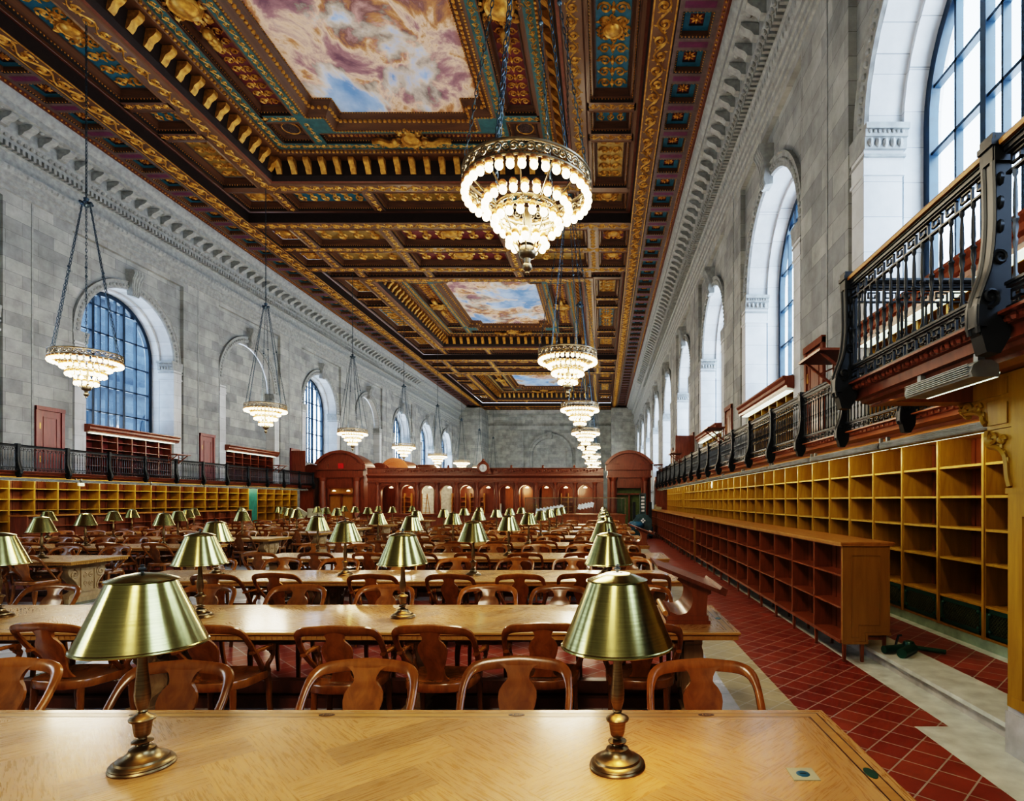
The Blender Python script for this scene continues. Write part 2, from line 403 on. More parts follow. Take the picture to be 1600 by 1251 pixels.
def edge_mesh():
    mb=MB(); hx,hy=TL/2,TD/2
    ring_profile(mb,[(0,.7595),(-.006,.755),(-.006,.742),(.004,.736),(.012,.730)],hx,hy)
    ring_profile(mb,[(.014,.730),(.014,.695),(.03,.69),(.30,.688)],hx,hy)
    n=int(TL/.045)
    for i in range(n):
        x=-hx+.02+i*(TL-.04)/n
        for sg in (-1,1): mb.box(x+.006,sg*(hy-.014)-.006,.698,x+.038,sg*(hy-.014)+.006,.727)
    n=int(TD/.045)
    for i in range(n):
        y=-hy+.02+i*(TD-.04)/n
        for sg in (-1,1): mb.box(sg*(hx-.014)-.006,y+.006,.698,sg*(hx-.014)+.006,y+.038,.727)
    return mb.mesh('table_edge',M['tabw'])
EDGEME=edge_mesh()
def base_mesh():
    mb=MB(); hx=TL/2-.34
    mb.box(-hx,-.05,.09,hx,.05,.20); mb.box(-hx,-.42,.64,hx,-.36,.69); mb.box(-hx,.36,.64,hx,.42,.69)
    mb.box(-hx,-.17,.0,hx,-.10,.085); mb.box(-hx,.10,.0,hx,.17,.085)
    return mb.mesh('table_stretcher',M['tabd'])
BASEME=base_mesh()
def plate_mesh():
    mb=MB(); n=18
    mb.prism([(.040*math.cos(2*PI*k/n),.016*math.sin(2*PI*k/n)) for k in range(n)],lambda p,q,t:(p,q,t),0,.0015,0)
    for k in (-1,0,1):                       # worn seat numerals, three strokes
        pts=[(k*.017+.006*math.cos(a),.008*math.sin(a)) for a in [2*PI*i/10 for i in range(10)]]
        if k==-1: mb.box(-.019,-.009,.0015,-.015,.009,.0021,1)
        else:
            for i in range(10 if k==0 else 7):
                a=pts[i]; b=pts[(i+1)%10]; mb.poly([(a[0],a[1],.002),(b[0],b[1],.002),(b[0]*.7+k*.017*.3,b[1]*.7,.002),(a[0]*.7+k*.017*.3,a[1]*.7,.002)],1)
    return mb.mesh('seat_number_plate',[M['inlay'],M['tabw']])
PLATEME=plate_mesh()
SEATX=[TABX1-.59-.93*i-TXR for i in range(8)]      # local seat positions
def make_table(X,Y,label,group,detail):
    t=thing('reading_table',label,'table',(X,Y,0),0,group)
    top=obj('table_top',TOPME,t); obj('table_edge',EDGEME,t); obj('stretcher',BASEME,t)
    for x in (TL/2-.34,1.15,-1.15,-(TL/2-.34)): obj('pedestal',PEDME,t,(x,0,0))
    if detail:
        for sg in (1,-1):
            for x in SEATX:
                p=obj('seat_number_plate',PLATEME,top,(x,sg*(TD/2-.066),TZ))
        mb=MB(); n=16
        mb.prism([(.022*math.cos(2*PI*k/n),.045*math.sin(2*PI*k/n)) for k in range(n)],lambda p,q,q2:(p,q,q2),0,.002)
        obj('end_plate',mb.mesh('end_plate',M['green']),top,(TL/2-.066,.0-.06,TZ))
        mb=MB(); mb.box(-.05,-.05,0,.05,.05,.003,0); mb.lathe([(.001,.0042),(.024,.0042),(.026,.003)],(0,0,0),16,1); mb.box(-.012,-.004,.0045,.012,.004,.005,2)
        obj('floor_socket_plate',mb.mesh('socket_plate',[M['card'],M['liftb'],M['iron']]),top,(TL/2-.33,-.07,TZ)).name='power_socket'
    return t
for i,Y in enumerate(TY):
    w='nearest' if i==0 else ORD[i]
    make_table(TXR+(.12 if i==3 else 0),Y,f'long oak reading table with herringbone top, {w} right table from the viewer' if i else 'long oak reading table with herringbone top filling the foreground',"reading tables of the right-hand bank",i<3)
LROWS=[i for i in range(3,11)]
TYL={i:2.28+PITCH*i-.55 for i in LROWS}
for i in LROWS:
    make_table(TXL,TYL[i],f'long oak reading table across the centre aisle, {ORD[i-3]} left table from the viewer',"reading tables of the left-hand bank",False)

# ---------- chair
def bow_path():
    R=[(.250,.12,.455),(.272,.04,.53),(.290,-.04,.61),(.298,-.12,.70),(.292,-.19,.79),(.268,-.238,.842),(.21,-.268,.866),(.10,-.285,.876),(0,-.29,.882)]
    return R+[(-x,y,z) for x,y,z in reversed(R[:-1])]
BASEBOW=bow_path()
def chair_meshes():
    out={}
    mb=MB(); P=crom(BASEBOW,3); n=len(P)
    aa=[.021+.014*max(0,min(1,(p.z-.78)/.09)) for p in P]
    mb.sweep(P,(0,1,.35),aa,.017,8,sq=.75)
    # tongue of the crest
    out['back_bow']=mb
    mb=MB(); prof=[(.875,.112),(.852,.080),(.825,.065),(.802,.061),(.788,.067),(.765,.089),(.735,.106),(.70,.110),(.66,.102),(.61,.086),(.56,.071),(.52,.065),(.485,.074),(.462,.095)]
    vs=[];fs=[];nc=6
    for side in (0,1):
        for z,h in prof:
            y0=-.288+.16*((.875-z)/.41)**1.1
            for c in range(nc+1):
                u=-1+2*c/nc; y=y0+.010*u*u*(1)+(.011 if side==0 else -.011)*(1-.25*abs(u)**3)
                if z>.78: y+=(.004 if side==0 else -.004)
                vs.append((u*h,y,z))
    R=len(prof); W=nc+1
    for s in (0,1):
        o=s*R*W
        for i in range(R-1):
            for c in range(nc):
                q=(o+i*W+c,o+i*W+c+1,o+(i+1)*W+c+1,o+(i+1)*W+c); fs.append(q if s==0 else q[::-1])
    for i in range(R-1):
        for c in (0,nc):
            fs.append((i*W+c,(i+1)*W+c,R*W+(i+1)*W+c,R*W+i*W+c))
    mb.add(vs,fs); out['splat']=mb
    mb=MB(); half=[(0,.255),(.12,.252),(.22,.235),(.265,.20),(.275,.10),(.268,-.02),(.245,-.12),(.19,-.19),(.10,-.225),(0,-.235)]
    ring=half+[(-x,y) for x,y in reversed(half[1:-1])]
    vs=[];fs=[];n=len(ring)
    for s_,z in ((.97,.392),(1.0,.398),(1.0,.448),(.975,.458),(.80,.452),(.45,.442)): vs+=[(x*s_,y*s_,z) for x,y in ring]
    for i in range(5):
        for k in range(n):
            k2=(k+1)%n; fs.append((i*n+k,i*n+k2,(i+1)*n+k2,(i+1)*n+k))
    fs.append(tuple(range(5*n,6*n))); fs.append(tuple(range(n-1,-1,-1))); mb.add(vs,fs); out['seat']=mb
    for sg,nm in ((1,'R'),(-1,'L')):
        mb=MB(); mb.sweep(crom([(sg*.292,-.115,.655),(sg*.300,-.03,.655),(sg*.304,.06,.655),(sg*.302,.13,.652)],3),(0,0,1),.022,.014,8,sq=.75)
        mb.M=Matrix.Translation((sg*.302,.135,.638))@Matrix.Rotation(PI/2,4,'Y'); mb.lathe([(0,-.026),(.028,-.024),(.030,0),(.028,.024),(0,.026)],(0,0,0),14); mb.M=None
        mb.sweep(crom([(sg*.300,.135,.62),(sg*.298,.17,.585),(sg*.285,.165,.54),(sg*.272,.14,.50),(sg*.262,.16,.45)],4),(1,0,0),[.024]*5+[.018]*6+[.022]*6,.016,8,sq=.75)
        out['arm'+nm]=mb
        mb=MB(); P=crom([(sg*.228,.20,.40),(sg*.236,.222,.30),(sg*.236,.225,.18),(sg*.245,.25,.0)],4); k=len(P)
        mb.sweep(P,(1,0,0),[.026-.010*i/k for i in range(k)],[.026-.010*i/k for i in range(k)],8,sq=.5); out['legF'+nm]=mb
        mb=MB(); P=crom([(sg*.185,-.165,.40),(sg*.190,-.175,.22),(sg*.20,-.225,.0)],4); k=len(P)
        mb.sweep(P,(1,0,0),[.022-.006*i/k for i in range(k)],[.022-.006*i/k for i in range(k)],8,sq=.5); out['legB'+nm]=mb
    return {k:v.mesh('chair_'+k,M['chair'],50) for k,v in out.items()}
CH=chair_meshes()
def make_chair(X,Y,rz,label,group):
    t=thing('armchair',label,'chair',(X,Y,0),rz,group)
    obj('back_rail',CH['back_bow'],t); obj('splat',CH['splat'],t); obj('seat',CH['seat'],t)
    for s in 'RL':
        obj('arm',CH['arm'+s],t); obj('leg',CH['legF'+s],t); obj('leg',CH['legB'+s],t)
    return t
rc=random.Random(11)
FIX={0:{1:[.56,-.48,-1.33,-2.34,-3.34]},1:{-1:[.30,-.45,-1.24,-1.95,-2.95,-4.12,-5.0],1:[.42,-.45,-1.2,-2.3,-3.24,-4.2,-5.05,-5.9]},2:{-1:[.56,-.25,-1.02,-1.89,-2.86,-4.1,-4.8,-5.7]}}
def seats(X,Y,lab,bank,sides,flip,vis=lambda x,y:True,fix=None):
    for sg in sides:
        xs=fix.get(sg) if fix else None
        for k,sx in enumerate(xs or SEATX):
            x=sx if xs else X+sx*flip+rc.uniform(-.05,.05); y=Y+sg*(TD/2+.09+rc.uniform(-.05,.07))
            if not vis(x,y): continue
            rz=(PI if sg>0 else 0)+(0 if xs else rc.choice([0,0,0,1])*rc.uniform(-.3,.3))+rc.uniform(-.06,.06)
            side='oak armchair facing the viewer' if sg>0 else 'oak armchair back to the viewer'
            make_chair(x,y,rz,f'{side}, {ORD[k if flip>0 else 7-k]} from the right end of {lab}',f'armchairs around the {bank} tables')
vis=lambda x,y: -1.08*y<x+.4 and x<.9*y
def tname(i,bank): return f'the {"nearest" if i==0 else ORD[i]} {bank} table'
for i,Y in enumerate(TY):
    seats(TXR,Y,tname(i,'right'),'right-hand',(1,) if i==0 else (-1,1),1,vis,FIX.get(i))
for j,i in enumerate(LROWS):
    seats(TXL,TYL[i],tname(j,'left'),'left-hand',(-1,1),-1,vis)

# ---------- brass table lamps
def lamp_meshes():
    mb=MB()
    mb.lathe([(0,0),(.110,0),(.111,.006),(.106,.012),(.108,.017),(.102,.024),(.090,.028),(.086,.036),(.070,.042),(.060,.050),(.052,.058),(.046,.066),(.044,.074),(.030,.080),(.022,.086)],n=36); base=mb.mesh('lamp_foot',M['lampb'],40)
    mb=MB()
    mb.lathe([(.020,.084),(.017,.090),(.028,.094),(.036,.098),(.037,.102),(.028,.106),(.016,.110),(.014,.116),(.022,.120),(.026,.124),(.029,.14),(.032,.165),(.034,.178),(.044,.183),(.046,.190),(.042,.196),(.030,.202),(.020,.208),(.015,.213),(.019,.219),(.016,.225),(.020,.236),(.0265,.262),(.028,.285),(.025,.32),(.020,.37),(.0165,.42),(.016,.52)],n=28); stem=mb.mesh('lamp_stem',M['lampb'],40)
    mb=MB()
    mb.lathe([(.219,.480),(.226,.476),(.231,.480),(.229,.486),(.224,.489),(.118,.732),(.124,.735),(.124,.739),(.118,.742),(.070,.758),(.020,.766),(.0,.766)],n=56)
    mb.lathe([(.219,.480),(.114,.730),(.0,.735)],n=56,mi=1)
    shade=mb.mesh('lamp_shade',[M['shade'],M['white']],25)
    mb=MB(); mb.lathe([(.006,.764),(.006,.775),(.014,.779),(.014,.784),(.006,.789),(.010,.795),(.0,.80)],n=14); fin=mb.mesh('finial',M['iron_g'],40)
    return base,stem,shade,fin
LB,LS,LSH,LF=lamp_meshes()
GL=MB(); GL.lathe([(.0,.7665),(.048,.7645),(.05,.7632)],n=24); GLOWTOP=GL.mesh('lit_top_opening',M['glow'],40)
def make_lamp(X,Y,label,group,lit=False):
    t=thing('table_lamp',label,'lamp',(X,Y,TZ),0,group)
    obj('lamp_base',LB,t); obj('stem',LS,t); sh=obj('lamp_shade',LSH,t); sh.scale=(.97,.97,1); obj('finial',LF,sh)
    if lit:
        l=bpy.data.lights.new('reading_bulb','POINT'); l.energy=lit; l.color=(1,.62,.25); l.shadow_soft_size=.05
        o=bpy.data.objects.new('reading_bulb',l); COL.objects.link(o); o.parent=t; o.location=(0.03,0,.56)
    return t
LX=[.06,-1.80,-3.63,-5.45]
pos=['right','second from right','third from right','left']
for i,Y in enumerate(TY):
    for k,x in enumerate(LX):
        lit={(0,0):15,(1,1):7,(2,2):4,(0,1):1.5}.get((i,k),0)
        w='nearest' if i==0 else ORD[i]
        lb=f'brass table lamp on the {w} right table, {["rightmost","second from the right","third from the right","leftmost"][k]} of its four'
        if (i,k)==(0,0): lb='large brass lamp on the foreground table, right of centre, glowing over the wood'
        if (i,k)==(0,1): lb='large brass lamp on the foreground table, at the left of the picture'
        if i==0 and k>1: continue
        t=make_lamp(x-(.02 if (i,k)==(0,1) else 0)+rc.uniform(-.03,.03)*(i>1),Y,lb,'brass lamps of the right-hand tables',lit)
        if (i,k)==(0,0): obj('lit_opening',GLOWTOP,t)
for j,i in enumerate(LROWS):
    for k,x in enumerate(LX):
        X=2*CX-x
        if X<-1.02*TYL[i] or (i==10 and X<-15): continue
        make_lamp(X,TYL[i],f'brass table lamp on the {ORD[j]} left table, {["first","second","third","fourth"][3-k]} from its right end',"brass lamps of the left-hand tables")

# ---------- book stands
def stand_meshes():
    mb=MB()
    # side profile in XZ (x to the right), scooped left face, extruded along Y
    curve=crom([(-.155,.10,0),(-.08,.075,0),(.0,.11,0),(.035,.20,0),(.01,.29,0),(-.06,.345,0)],5)
    prof=[(-.17,.07)]+[(p[0],p[1]) for p in curve]+[(-.10,.375),(-.09,.395),(.19,.285),(.19,.255),(.16,.24),(.15,.07)]
    mb.prism(prof,lambda p,q,t:(p,t,q),-.30,.30)
    body=mb.mesh('stand_body',M['oak_case'],30)
    mb=MB(); mb.box(-.20,-.33,0,.18,.33,.03); mb.box(-.185,-.315,.03,.165,.315,.07); foot=mb.mesh('stand_foot',M['oak_case'])
    mb=MB(); mb.prism([(-.27,.475),(-.275,.505),(.31,.278),(.30,.245)],lambda p,q,t:(p,t,q),-.38,.38,0); mb.prism([(.25,.30),(.27,.325),(.32,.30),(.31,.275)],lambda p,q,t:(p,t,q),-.38,.38,0)
    board=mb.mesh('book_board',M['tabd']); 
    mb=MB(); mb.sweep([(p[0],-.18,p[1]) for p in []] or [(-.20,-.30,.09),(-.20,.30,.09)],(0,0,1),.022,.022,10); roll=mb.mesh('scroll_roll',M['oak'])
    return body,foot,board,roll
SB,SF,SBD,SR=stand_meshes()
def book_stand(X,Y,rz,label):
    t=thing('book_stand',label,'book stand',(X,Y,TZ),rz,'wooden book stands on table ends')
    obj('body',SB,t); obj('base',SF,t); b=obj('sloping_board',SBD,t); obj('scroll',SR,t)
    return t
book_stand(.74,TY[1]+.02,0,'wooden book stand with scooped scroll body on the second table, beside the right aisle')
book_stand(.90,TY[4]-.05,0,'wooden book stand on the fifth table, beside the right aisle further back')
book_stand(TXL+1.5,TYL[9],2.2,'brown wooden book stand on a far table of the left-hand rows')
# ---------- odds and ends on tables
def paper(X,Y,z,w,d,rz,label):
    mb=MB(); n=7; vs=[];fs=[]
    rp=random.Random(int(abs(X*100)))
    for i in range(n):
        for j in range(n):
            vs.append((w*(i/(n-1)-.5),d*(j/(n-1)-.5),.004+.035*rp.random()*((i%2)*.8+.2)))
    for i in range(n-1):
        for j in range(n-1): fs.append((i*n+j,(i+1)*n+j,(i+1)*n+j+1,i*n+j+1))
    mb.add(vs,fs); mb.add([(x,y,.0005) for x,y in ((-w/2,-d/2),(w/2,-d/2),(w/2,d/2),(-w/2,d/2))],[(0,1,2,3)])
    o=mb.build('crumpled_sheet',M['paper'],None,60); o.location=(X,Y,z); o.rotation_euler=(0,0,rz); tag(o,label,'sheet'); return o
paper(-.2,TY[6],TZ,1.6,.5,.1,'crumpled white sheet on the seventh right table, nearer the aisle bookcases')
paper(-2.3,TY[6]-.1,TZ,.9,.5,-.2,'smaller crumpled white sheet on the seventh right table, left of the long one')
# ================================================================== ROOM SHELL
Y0,Y1=-7.0,86.0
CZ=15.2                     # underside of the ceiling border
XW=4.60                     # wall face (right); mirrored on the left
BAY=8.4
def yc(i,s): return (7.85 if s>0 else 8.15)+BAY*i
NB=9
# ---------- floor
mb=MB()
def fl(x0,y0,x1,y1,z=0,mi=0): mb.poly([(x0,y0,z),(x1,y0,z),(x1,y1,z),(x0,y1,z)],mi)
# 0 white marble 1 terracotta 2 sandy tile 3 dark marble coloured with its teal reflection 4 pale marble border
PY=38.4
fl(2*CX-5.2,Y0-1,1.20,Y1+1,0,0)
fl(1.20,Y0-1,1.70,Y1,0,2); fl(1.70,Y0-1,2.78,Y1,0,1); fl(2.78,Y0-1,5.4,Y1,0,4); fl(2*CX-5.4,Y0-1,2*CX-5.2,Y1,0,4)
fl(2.50,Y0,2.78,4.62,.0008,4)
fl(-17.36,Y0,-16.86,Y1,.0008,2); fl(-18.44,Y0,-17.36,Y1,.0008,1); fl(-18.68,Y0,-18.44,Y1,.0008,4)
for i,Y in enumerate(TY):
    fl(-5.2,Y+TD/2-.15,.98,Y+PITCH-TD/2+.0,.0012,1)
    fl(-5.9,Y+TD/2-.3,-5.75,Y+PITCH-TD/2+.3,.0012,3)
for i in LROWS:
    Y=TYL[i]
    fl(-9.55,Y-TD/2-.1,-9.1,Y+TD/2+.1,.0012,3)
    fl(-16.5,Y+TD/2-.1,-10.4,Y+PITCH-TD/2+.1,.0012,1)
floor=struct(mb,'floor',[M['marble_w'],M['tile'],M['tile_tan'],M['marble_t'],M['marble']],0)
# platforms along both walls
for s in (1,-1):
    mb=MB(); X=lambda x: mx(x,s)
    def bx(x0,y0,z0,x1,y1,z1,mi=0):
        a,b=sorted((X(x0),X(x1))); mb.box(a,y0,z0,b,y1,z1,mi)
    bx(3.08,Y0,0,5.2,PY,.12,1); bx(3.03,Y0,.105,3.50,PY,.142,0); bx(3.50,Y0,.1,4.16,PY,.141,2); bx(4.16,Y0,.1,4.30,PY,.1425,0); bx(4.28,Y0,.14,4.8,PY,.27,3)
    struct(mb,'trim_1' if s>0 else 'trim_2',[M['marble'],plain('step_riser_stone',(.50,.48,.46),.5),M['tile'],plain('plinth_greenish_stone',(.36,.46,.36),.5)])

# ---------- upper walls with arches
NSEG=20
RW=2.45; SPR=8.40; ZT=12.15; ZF=2.75
def wall_side(s):
    mb=MB(); tr=MB(); lt=MB()
    def P(d,u,z): return (mx(XW+d,s),u,z)
    def quad(m,a,b,c,d,mi=0): m.add([a,b,c,d],[(0,1,2,3)],mi)
    ucs=[yc(i,s) for i in range(-1,NB)]
    edges=[Y0]
    for u in ucs: edges+=[max(Y0,u-2.92),u+2.92]
    edges.append(Y1)
    for k in range(0,len(edges),2):        # piers
        a,b=edges[k],min(edges[k+1],Y1)
        if b>a: quad(mb,P(0,a,ZF),P(0,b,ZF),P(0,b,ZT),P(0,a,ZT))
    quad(mb,P(0,Y0,ZT),P(0,Y1,ZT),P(0,Y1,CZ),P(0,Y0,CZ))
    quad(mb,P(.75,Y0,0),P(.75,Y1,0),P(.75,Y1,ZF),P(.75,Y0,ZF))
    for u in ucs:
        if u+2.92<Y0: continue
        d=.16
        for sg in (-1,1): quad(mb,P(0,u+sg*2.92,ZF),P(d,u+sg*2.92,ZF),P(d,u+sg*2.92,ZT),P(0,u+sg*2.92,ZT))
        quad(mb,P(0,u-2.92,ZT),P(0,u+2.92,ZT),P(d,u+2.92,ZT),P(d,u-2.92,ZT))
        arch=[(u-RW,ZF),(u-RW,SPR)]+[(u-RW*math.cos(PI*i/NSEG),SPR+RW*math.sin(PI*i/NSEG)) for i in range(1,NSEG)]+[(u+RW,SPR),(u+RW,ZF)]
        for sg in (-1,1): quad(mb,P(d,u+sg*2.92,ZF),P(d,u+sg*RW,ZF),P(d,u+sg*RW,SPR),P(d,u+sg*2.92,SPR)); quad(mb,P(d,u+sg*2.92,SPR),P(d,u+sg*RW,SPR),P(d,u+sg*RW,ZT),P(d,u+sg*2.92,ZT)) if False else None
        # spandrels
        pts=arch[1:-1]
        for a,b in zip(pts[:-1],pts[1:]): quad(mb,P(d,a[0],a[1]),P(d,b[0],b[1]),P(d,b[0],ZT),P(d,a[0],ZT))
        for sg in (-1,1): quad(mb,P(d,u+sg*2.92,SPR),P(d,u+sg*RW,SPR),P(d,u+sg*RW,ZT),P(d,u+sg*2.92,ZT))
        # jamb + soffit : front order to d=.72, step, back order to 1.35
        def soff(r,d0,d1,m):
            ap=[(u-r,ZF),(u-r,SPR)]+[(u-r*math.cos(PI*i/NSEG),SPR+r*math.sin(PI*i/NSEG)) for i in range(1,NSEG)]+[(u+r,SPR),(u+r,ZF)]
            for a,b in zip(ap[:-1],ap[1:]): quad(m,P(d0,a[0],a[1]),P(d0,b[0],b[1]),P(d1,b[0],b[1]),P(d1,a[0],a[1]))
            return ap
        A=soff(RW,.16,.74,lt); r2=RW-.10
        B=[(u-r2,ZF),(u-r2,SPR)]+[(u-r2*math.cos(PI*i/NSEG),SPR+r2*math.sin(PI*i/NSEG)) for i in range(1,NSEG)]+[(u+r2,SPR),(u+r2,ZF)]
        for (a,b),(c,e) in zip(zip(A[:-1],A[1:]),zip(B[:-1],B[1:])): quad(lt,P(.74,*a),P(.74,*b),P(.74,*e),P(.74,*c))
        soff(r2,.74,1.4,lt)
        # archivolt with bead
        def archring(r0,r1,da,db):
            n=NSEG*2; pr=[(r0,d),(r0+.02,da),(r1-.05,da),(r1-.03,db),(r1,db),(r1,d)]
            vs=[];fs=[]; k=len(pr)
            for i in range(n+1):
                t=PI*i/n
                for r,dd in pr: vs.append(P(dd,u-r*math.cos(t),SPR+r*math.sin(t)))
            for i in range(n):
                for j in range(k-1): fs.append((i*k+j,i*k+j+1,(i+1)*k+j+1,(i+1)*k+j))
            tr.add(vs,fs)
        archring(RW,RW+.38,.09,.05)
        if u<60:
            nb=46
            for i in range(nb):
                t=PI*(i+.5)/nb; r=RW+.17
                c=P(.085,u-r*math.cos(t),SPR+r*math.sin(t)); tr.sphere(c,.065,6,4)
        # jamb pilasters with capitals
        for sg in (-1,1):
            def pb(a0,a1,d0,d1,z0,z1,m=lt):
                y0,y1=sorted((u+sg*a0,u+sg*a1)); x0,x1=sorted((mx(XW+d0,s),mx(XW+d1,s))); m.box(x0,y0,z0,x1,y1,z1)
            pb(RW-.13,RW+.36,.02,.70,ZF,SPR-.75)
            for a,z0,z1 in ((.17,SPR-.86,SPR-.80),(.19,SPR-.55,SPR-.50),(.21,SPR-.42,SPR-.22),(.24,SPR-.22,SPR-.10),(.28,SPR-.10,SPR)):
                pb(RW-a,RW+.36+a*.3,.0,.72+(a-.15)*.3,z0,z1,tr if a!=.17 else lt)
            pb(RW-.15,RW+.36,.01,.71,SPR-.80,SPR-.42,lt)
            if u<40:
                for j in range(5): tr.sphere(P(.10+.13*j,u+sg*(RW-.215),SPR-.32),.055,7,5,sz=1.5)
                for j in range(8): tr.sphere(P(.08+.08*j,u+sg*(RW-.25),SPR-.14),.03,5,4,sz=1.2)
        # keystone scroll
        f=lambda p,q,t: P(.16-q,u+t*(.20+.10*(p)),SPR+RW-.15+p*1.0)
        prof=[(-.05,0),(-.08,.20),(.08,.27),(.30,.24),(.62,.30),(.85,.42),(1.0,.40),(1.02,.0)]
        tr.prism([(p,q) for p,q in prof],f,-1,1)
        for e in (-.75,-.25,.25,.75): tr.prism([(p,q+.02) for p,q in prof],f,e-.1,e+.1)
    mb2=struct(mb,'wall_right' if s>0 else 'wall_left',M['stone'],0)
    a=lt.build('dressed_stone_reveal',M['stone_lt'],mb2,30); b=tr.build('carved_stone_trim',M['stone_trim'],mb2,40)
    # ---------- entablature
    mb=MB(); pr=[(0,12.35),(-.06,12.38),(-.06,12.55),(-.10,12.58),(-.10,12.75),(-.15,12.78),(-.15,12.95),(-.22,13.02),(-.24,13.16),(-.10,13.2),(-.10,13.62),(-.16,13.66),(-.16,13.86),(-.30,13.88),(-.30,14.0),(-.42,14.12),(-.42,14.20),(-.42,14.55),(-.46,14.58),(-.95,14.60),(-.98,14.62),(-.98,14.82),(-1.04,14.86),(-1.13,15.05),(-1.13,15.2)]
    mb.strip(pr,lambda p,q,t:P(p,t,q),Y0,Y1)
    y=13.2
    yy=5.0
    while yy<Y1-1:   # modillions, dentils, leaf frieze
        if yy<62:
            f=lambda p,q,t: P(p,t,q)
            mb.prism([(-.42,14.22),(-.55,14.24),(-.62,14.34),(-.80,14.42),(-.90,14.50),(-.90,14.57),(-.42,14.57)],f,yy-.13,yy+.13)
            mb.sphere(P(-.72,yy+.35,14.58),.10,8,4,sz=.5)
        yy+=.70
    yy=8.0
    while yy<60:
        x0,x1=sorted((mx(XW-.36,s),mx(XW-.16,s))); mb.box(x0,yy,13.68,x1,yy+.10,13.85); yy+=.19
    yy=8.0
    while yy<52:
        mb.sphere(P(-.36,yy,14.05),.075,6,4,sz=1.1); mb.sphere(P(-.20,yy,13.08),.07,5,4,sz=1.2); yy+=.22
    b=mb.build('entablature',M['stone_trim'],mb2,40)
    # thin dark downpipe-like joints on the piers
    mb=MB()
    for u in ucs[1:]:
        for off in (4.2-.28,):
            x0,x1=sorted((mx(XW-.02,s),mx(XW+.02,s))); mb.box(x0,u+off-.03,ZF,x1,u+off+.03,13.6)
    mb.build('expansion_joint',M['stone_trim'],mb2)
    return mb2
WR=wall_side(1); WL=wall_side(-1)
# ---------- far wall
mb=MB(); mb.poly([(mx(6,-1),Y1,0),(6,Y1,0),(6,Y1,CZ),(mx(6,-1),Y1,CZ)])
wf=struct(mb,'wall_far',M['stone_far'],0)
mb=MB()
pr=[(0,12.35),(.06,12.38),(.10,12.6),(.15,12.8),(.22,13.0),(.10,13.2),(.10,13.6),(.30,13.9),(.42,14.1),(.42,14.55),(.95,14.6),(1.0,14.85),(1.13,15.2)]
mb.strip(pr,lambda p,q,t:(t,Y1-p,q),mx(XW,-1),XW)
for x in (XW-1.6,mx(XW,-1)+1.6): mb.box(x-1.7,Y1-5,0,x+1.7,Y1,14.9)
for x in (-12.6,-3.1): mb.box(x-.9,Y1-.15,0,x+.9,Y1,12.3)
n=24; R=3.0
for r0,r1,dd in ((2.6,3.2,.25),(3.0,3.35,.35)):
    for i in range(n):
        a,b=PI*i/n,PI*(i+1)/n
        p=lambda r,t,d:(CX-r*math.cos(t),Y1-d,8.5+r*math.sin(t))
        mb.add([p(r0,a,dd),p(r1,a,dd),p(r1,b,dd),p(r0,b,dd),p(r0,a,0),p(r0,b,0),p(r1,a,0),p(r1,b,0)],[(0,1,2,3),(0,3,5,4),(1,2,7,6)])
    for sg in (-1,1): mb.box(min(CX+sg*r0,CX+sg*r1),Y1-dd,0,max(CX+sg*r0,CX+sg*r1),Y1,8.5)
mb.box(CX-.35,Y1-.55,11.0,CX+.35,Y1,12.0)
mb.build('blind_arch',M['stone_far'],wf,35)

mb=MB(); mb.poly([(mx(6.5,-1),Y0,0),(6.5,Y0,0),(6.5,Y0,CZ+.5),(mx(6.5,-1),Y0,CZ+.5)]); struct(mb,'wall_near',M['stone_far'],0)
# ---------- windows (mullions + panes) and niche infill
def window(i,s,kind):
    u=yc(i,s); D=1.15; r=RW-.12; zb=4.45
    def P(d,a,z): return (mx(XW+d,s),u+a,z)
    mb=MB()
    def bar(a0,a1,z0,z1,d0=.0,d1=.10):
        x0,x1=sorted((mx(XW+D-d0,s),mx(XW+D+d1,s))); mb.box(x0,u+a0,z0,x1,u+a1,z1)
    top=lambda a: SPR+math.sqrt(max(0,r*r-a*a))
    n=28; ro,ri=r+.05,r-.16
    ap=lambda rr:[(-rr,zb)]+[(-rr*math.cos(PI*k/n),SPR+rr*math.sin(PI*k/n)) for k in range(n+1)]+[(rr,zb)]
    O,I=ap(ro),ap(ri)
    for k in range(len(O)-1):
        mb.add([P(D-.06,*O[k]),P(D-.06,*O[k+1]),P(D-.06,*I[k+1]),P(D-.06,*I[k]),P(D+.1,*I[k+1]),P(D+.1,*I[k])],[(0,1,2,3),(2,3,5,4)])
    for a,w in ((-.78,.065),(.78,.065),(-1.5,.028),(0,.028),(1.5,.028),(-.4,.022),(.4,.022)): bar(a-w,a+w,zb,top(a)-.05,.05 if w>.05 else .02)
    z=zb+1.15
    while z<SPR+r-.2:
        h=math.sqrt(max(0,r*r-max(0,z-SPR)**2))-.05; bar(-h,h,z-.028,z+.028,.02); z+=1.12
    bar(-r,r,zb-.02,zb+.14,.05)
    NW[0]+=1
    w=struct(mb,f'window_{NW[0]}',M['winfr'],0)
    g=MB(); g.poly([P(D+.04,a,z) for a,z in ap(r)]); g.build('pane',M['glass'],w,0)
    return w
NW=[0]
BLIND_L=(3,5)
for s in (1,-1):
    for i in range(-1 if s<0 else 0,NB):
        if s<0 and i in BLIND_L or (s<0 and i==1 and False):
            u=yc(i,s); mb=MB(); n=24; r=RW-.05
            pts=[(u-r,ZF)]+[(u-r*math.cos(PI*k/n),SPR+r*math.sin(PI*k/n)) for k in range(n+1)]+[(u+r,ZF)]
            mb.poly([(mx(XW+.55,s),a,z) for a,z in pts]); o=mb.build('blind_arch_infill',M['stone'],WL,0)
        else: window(i,s,0)
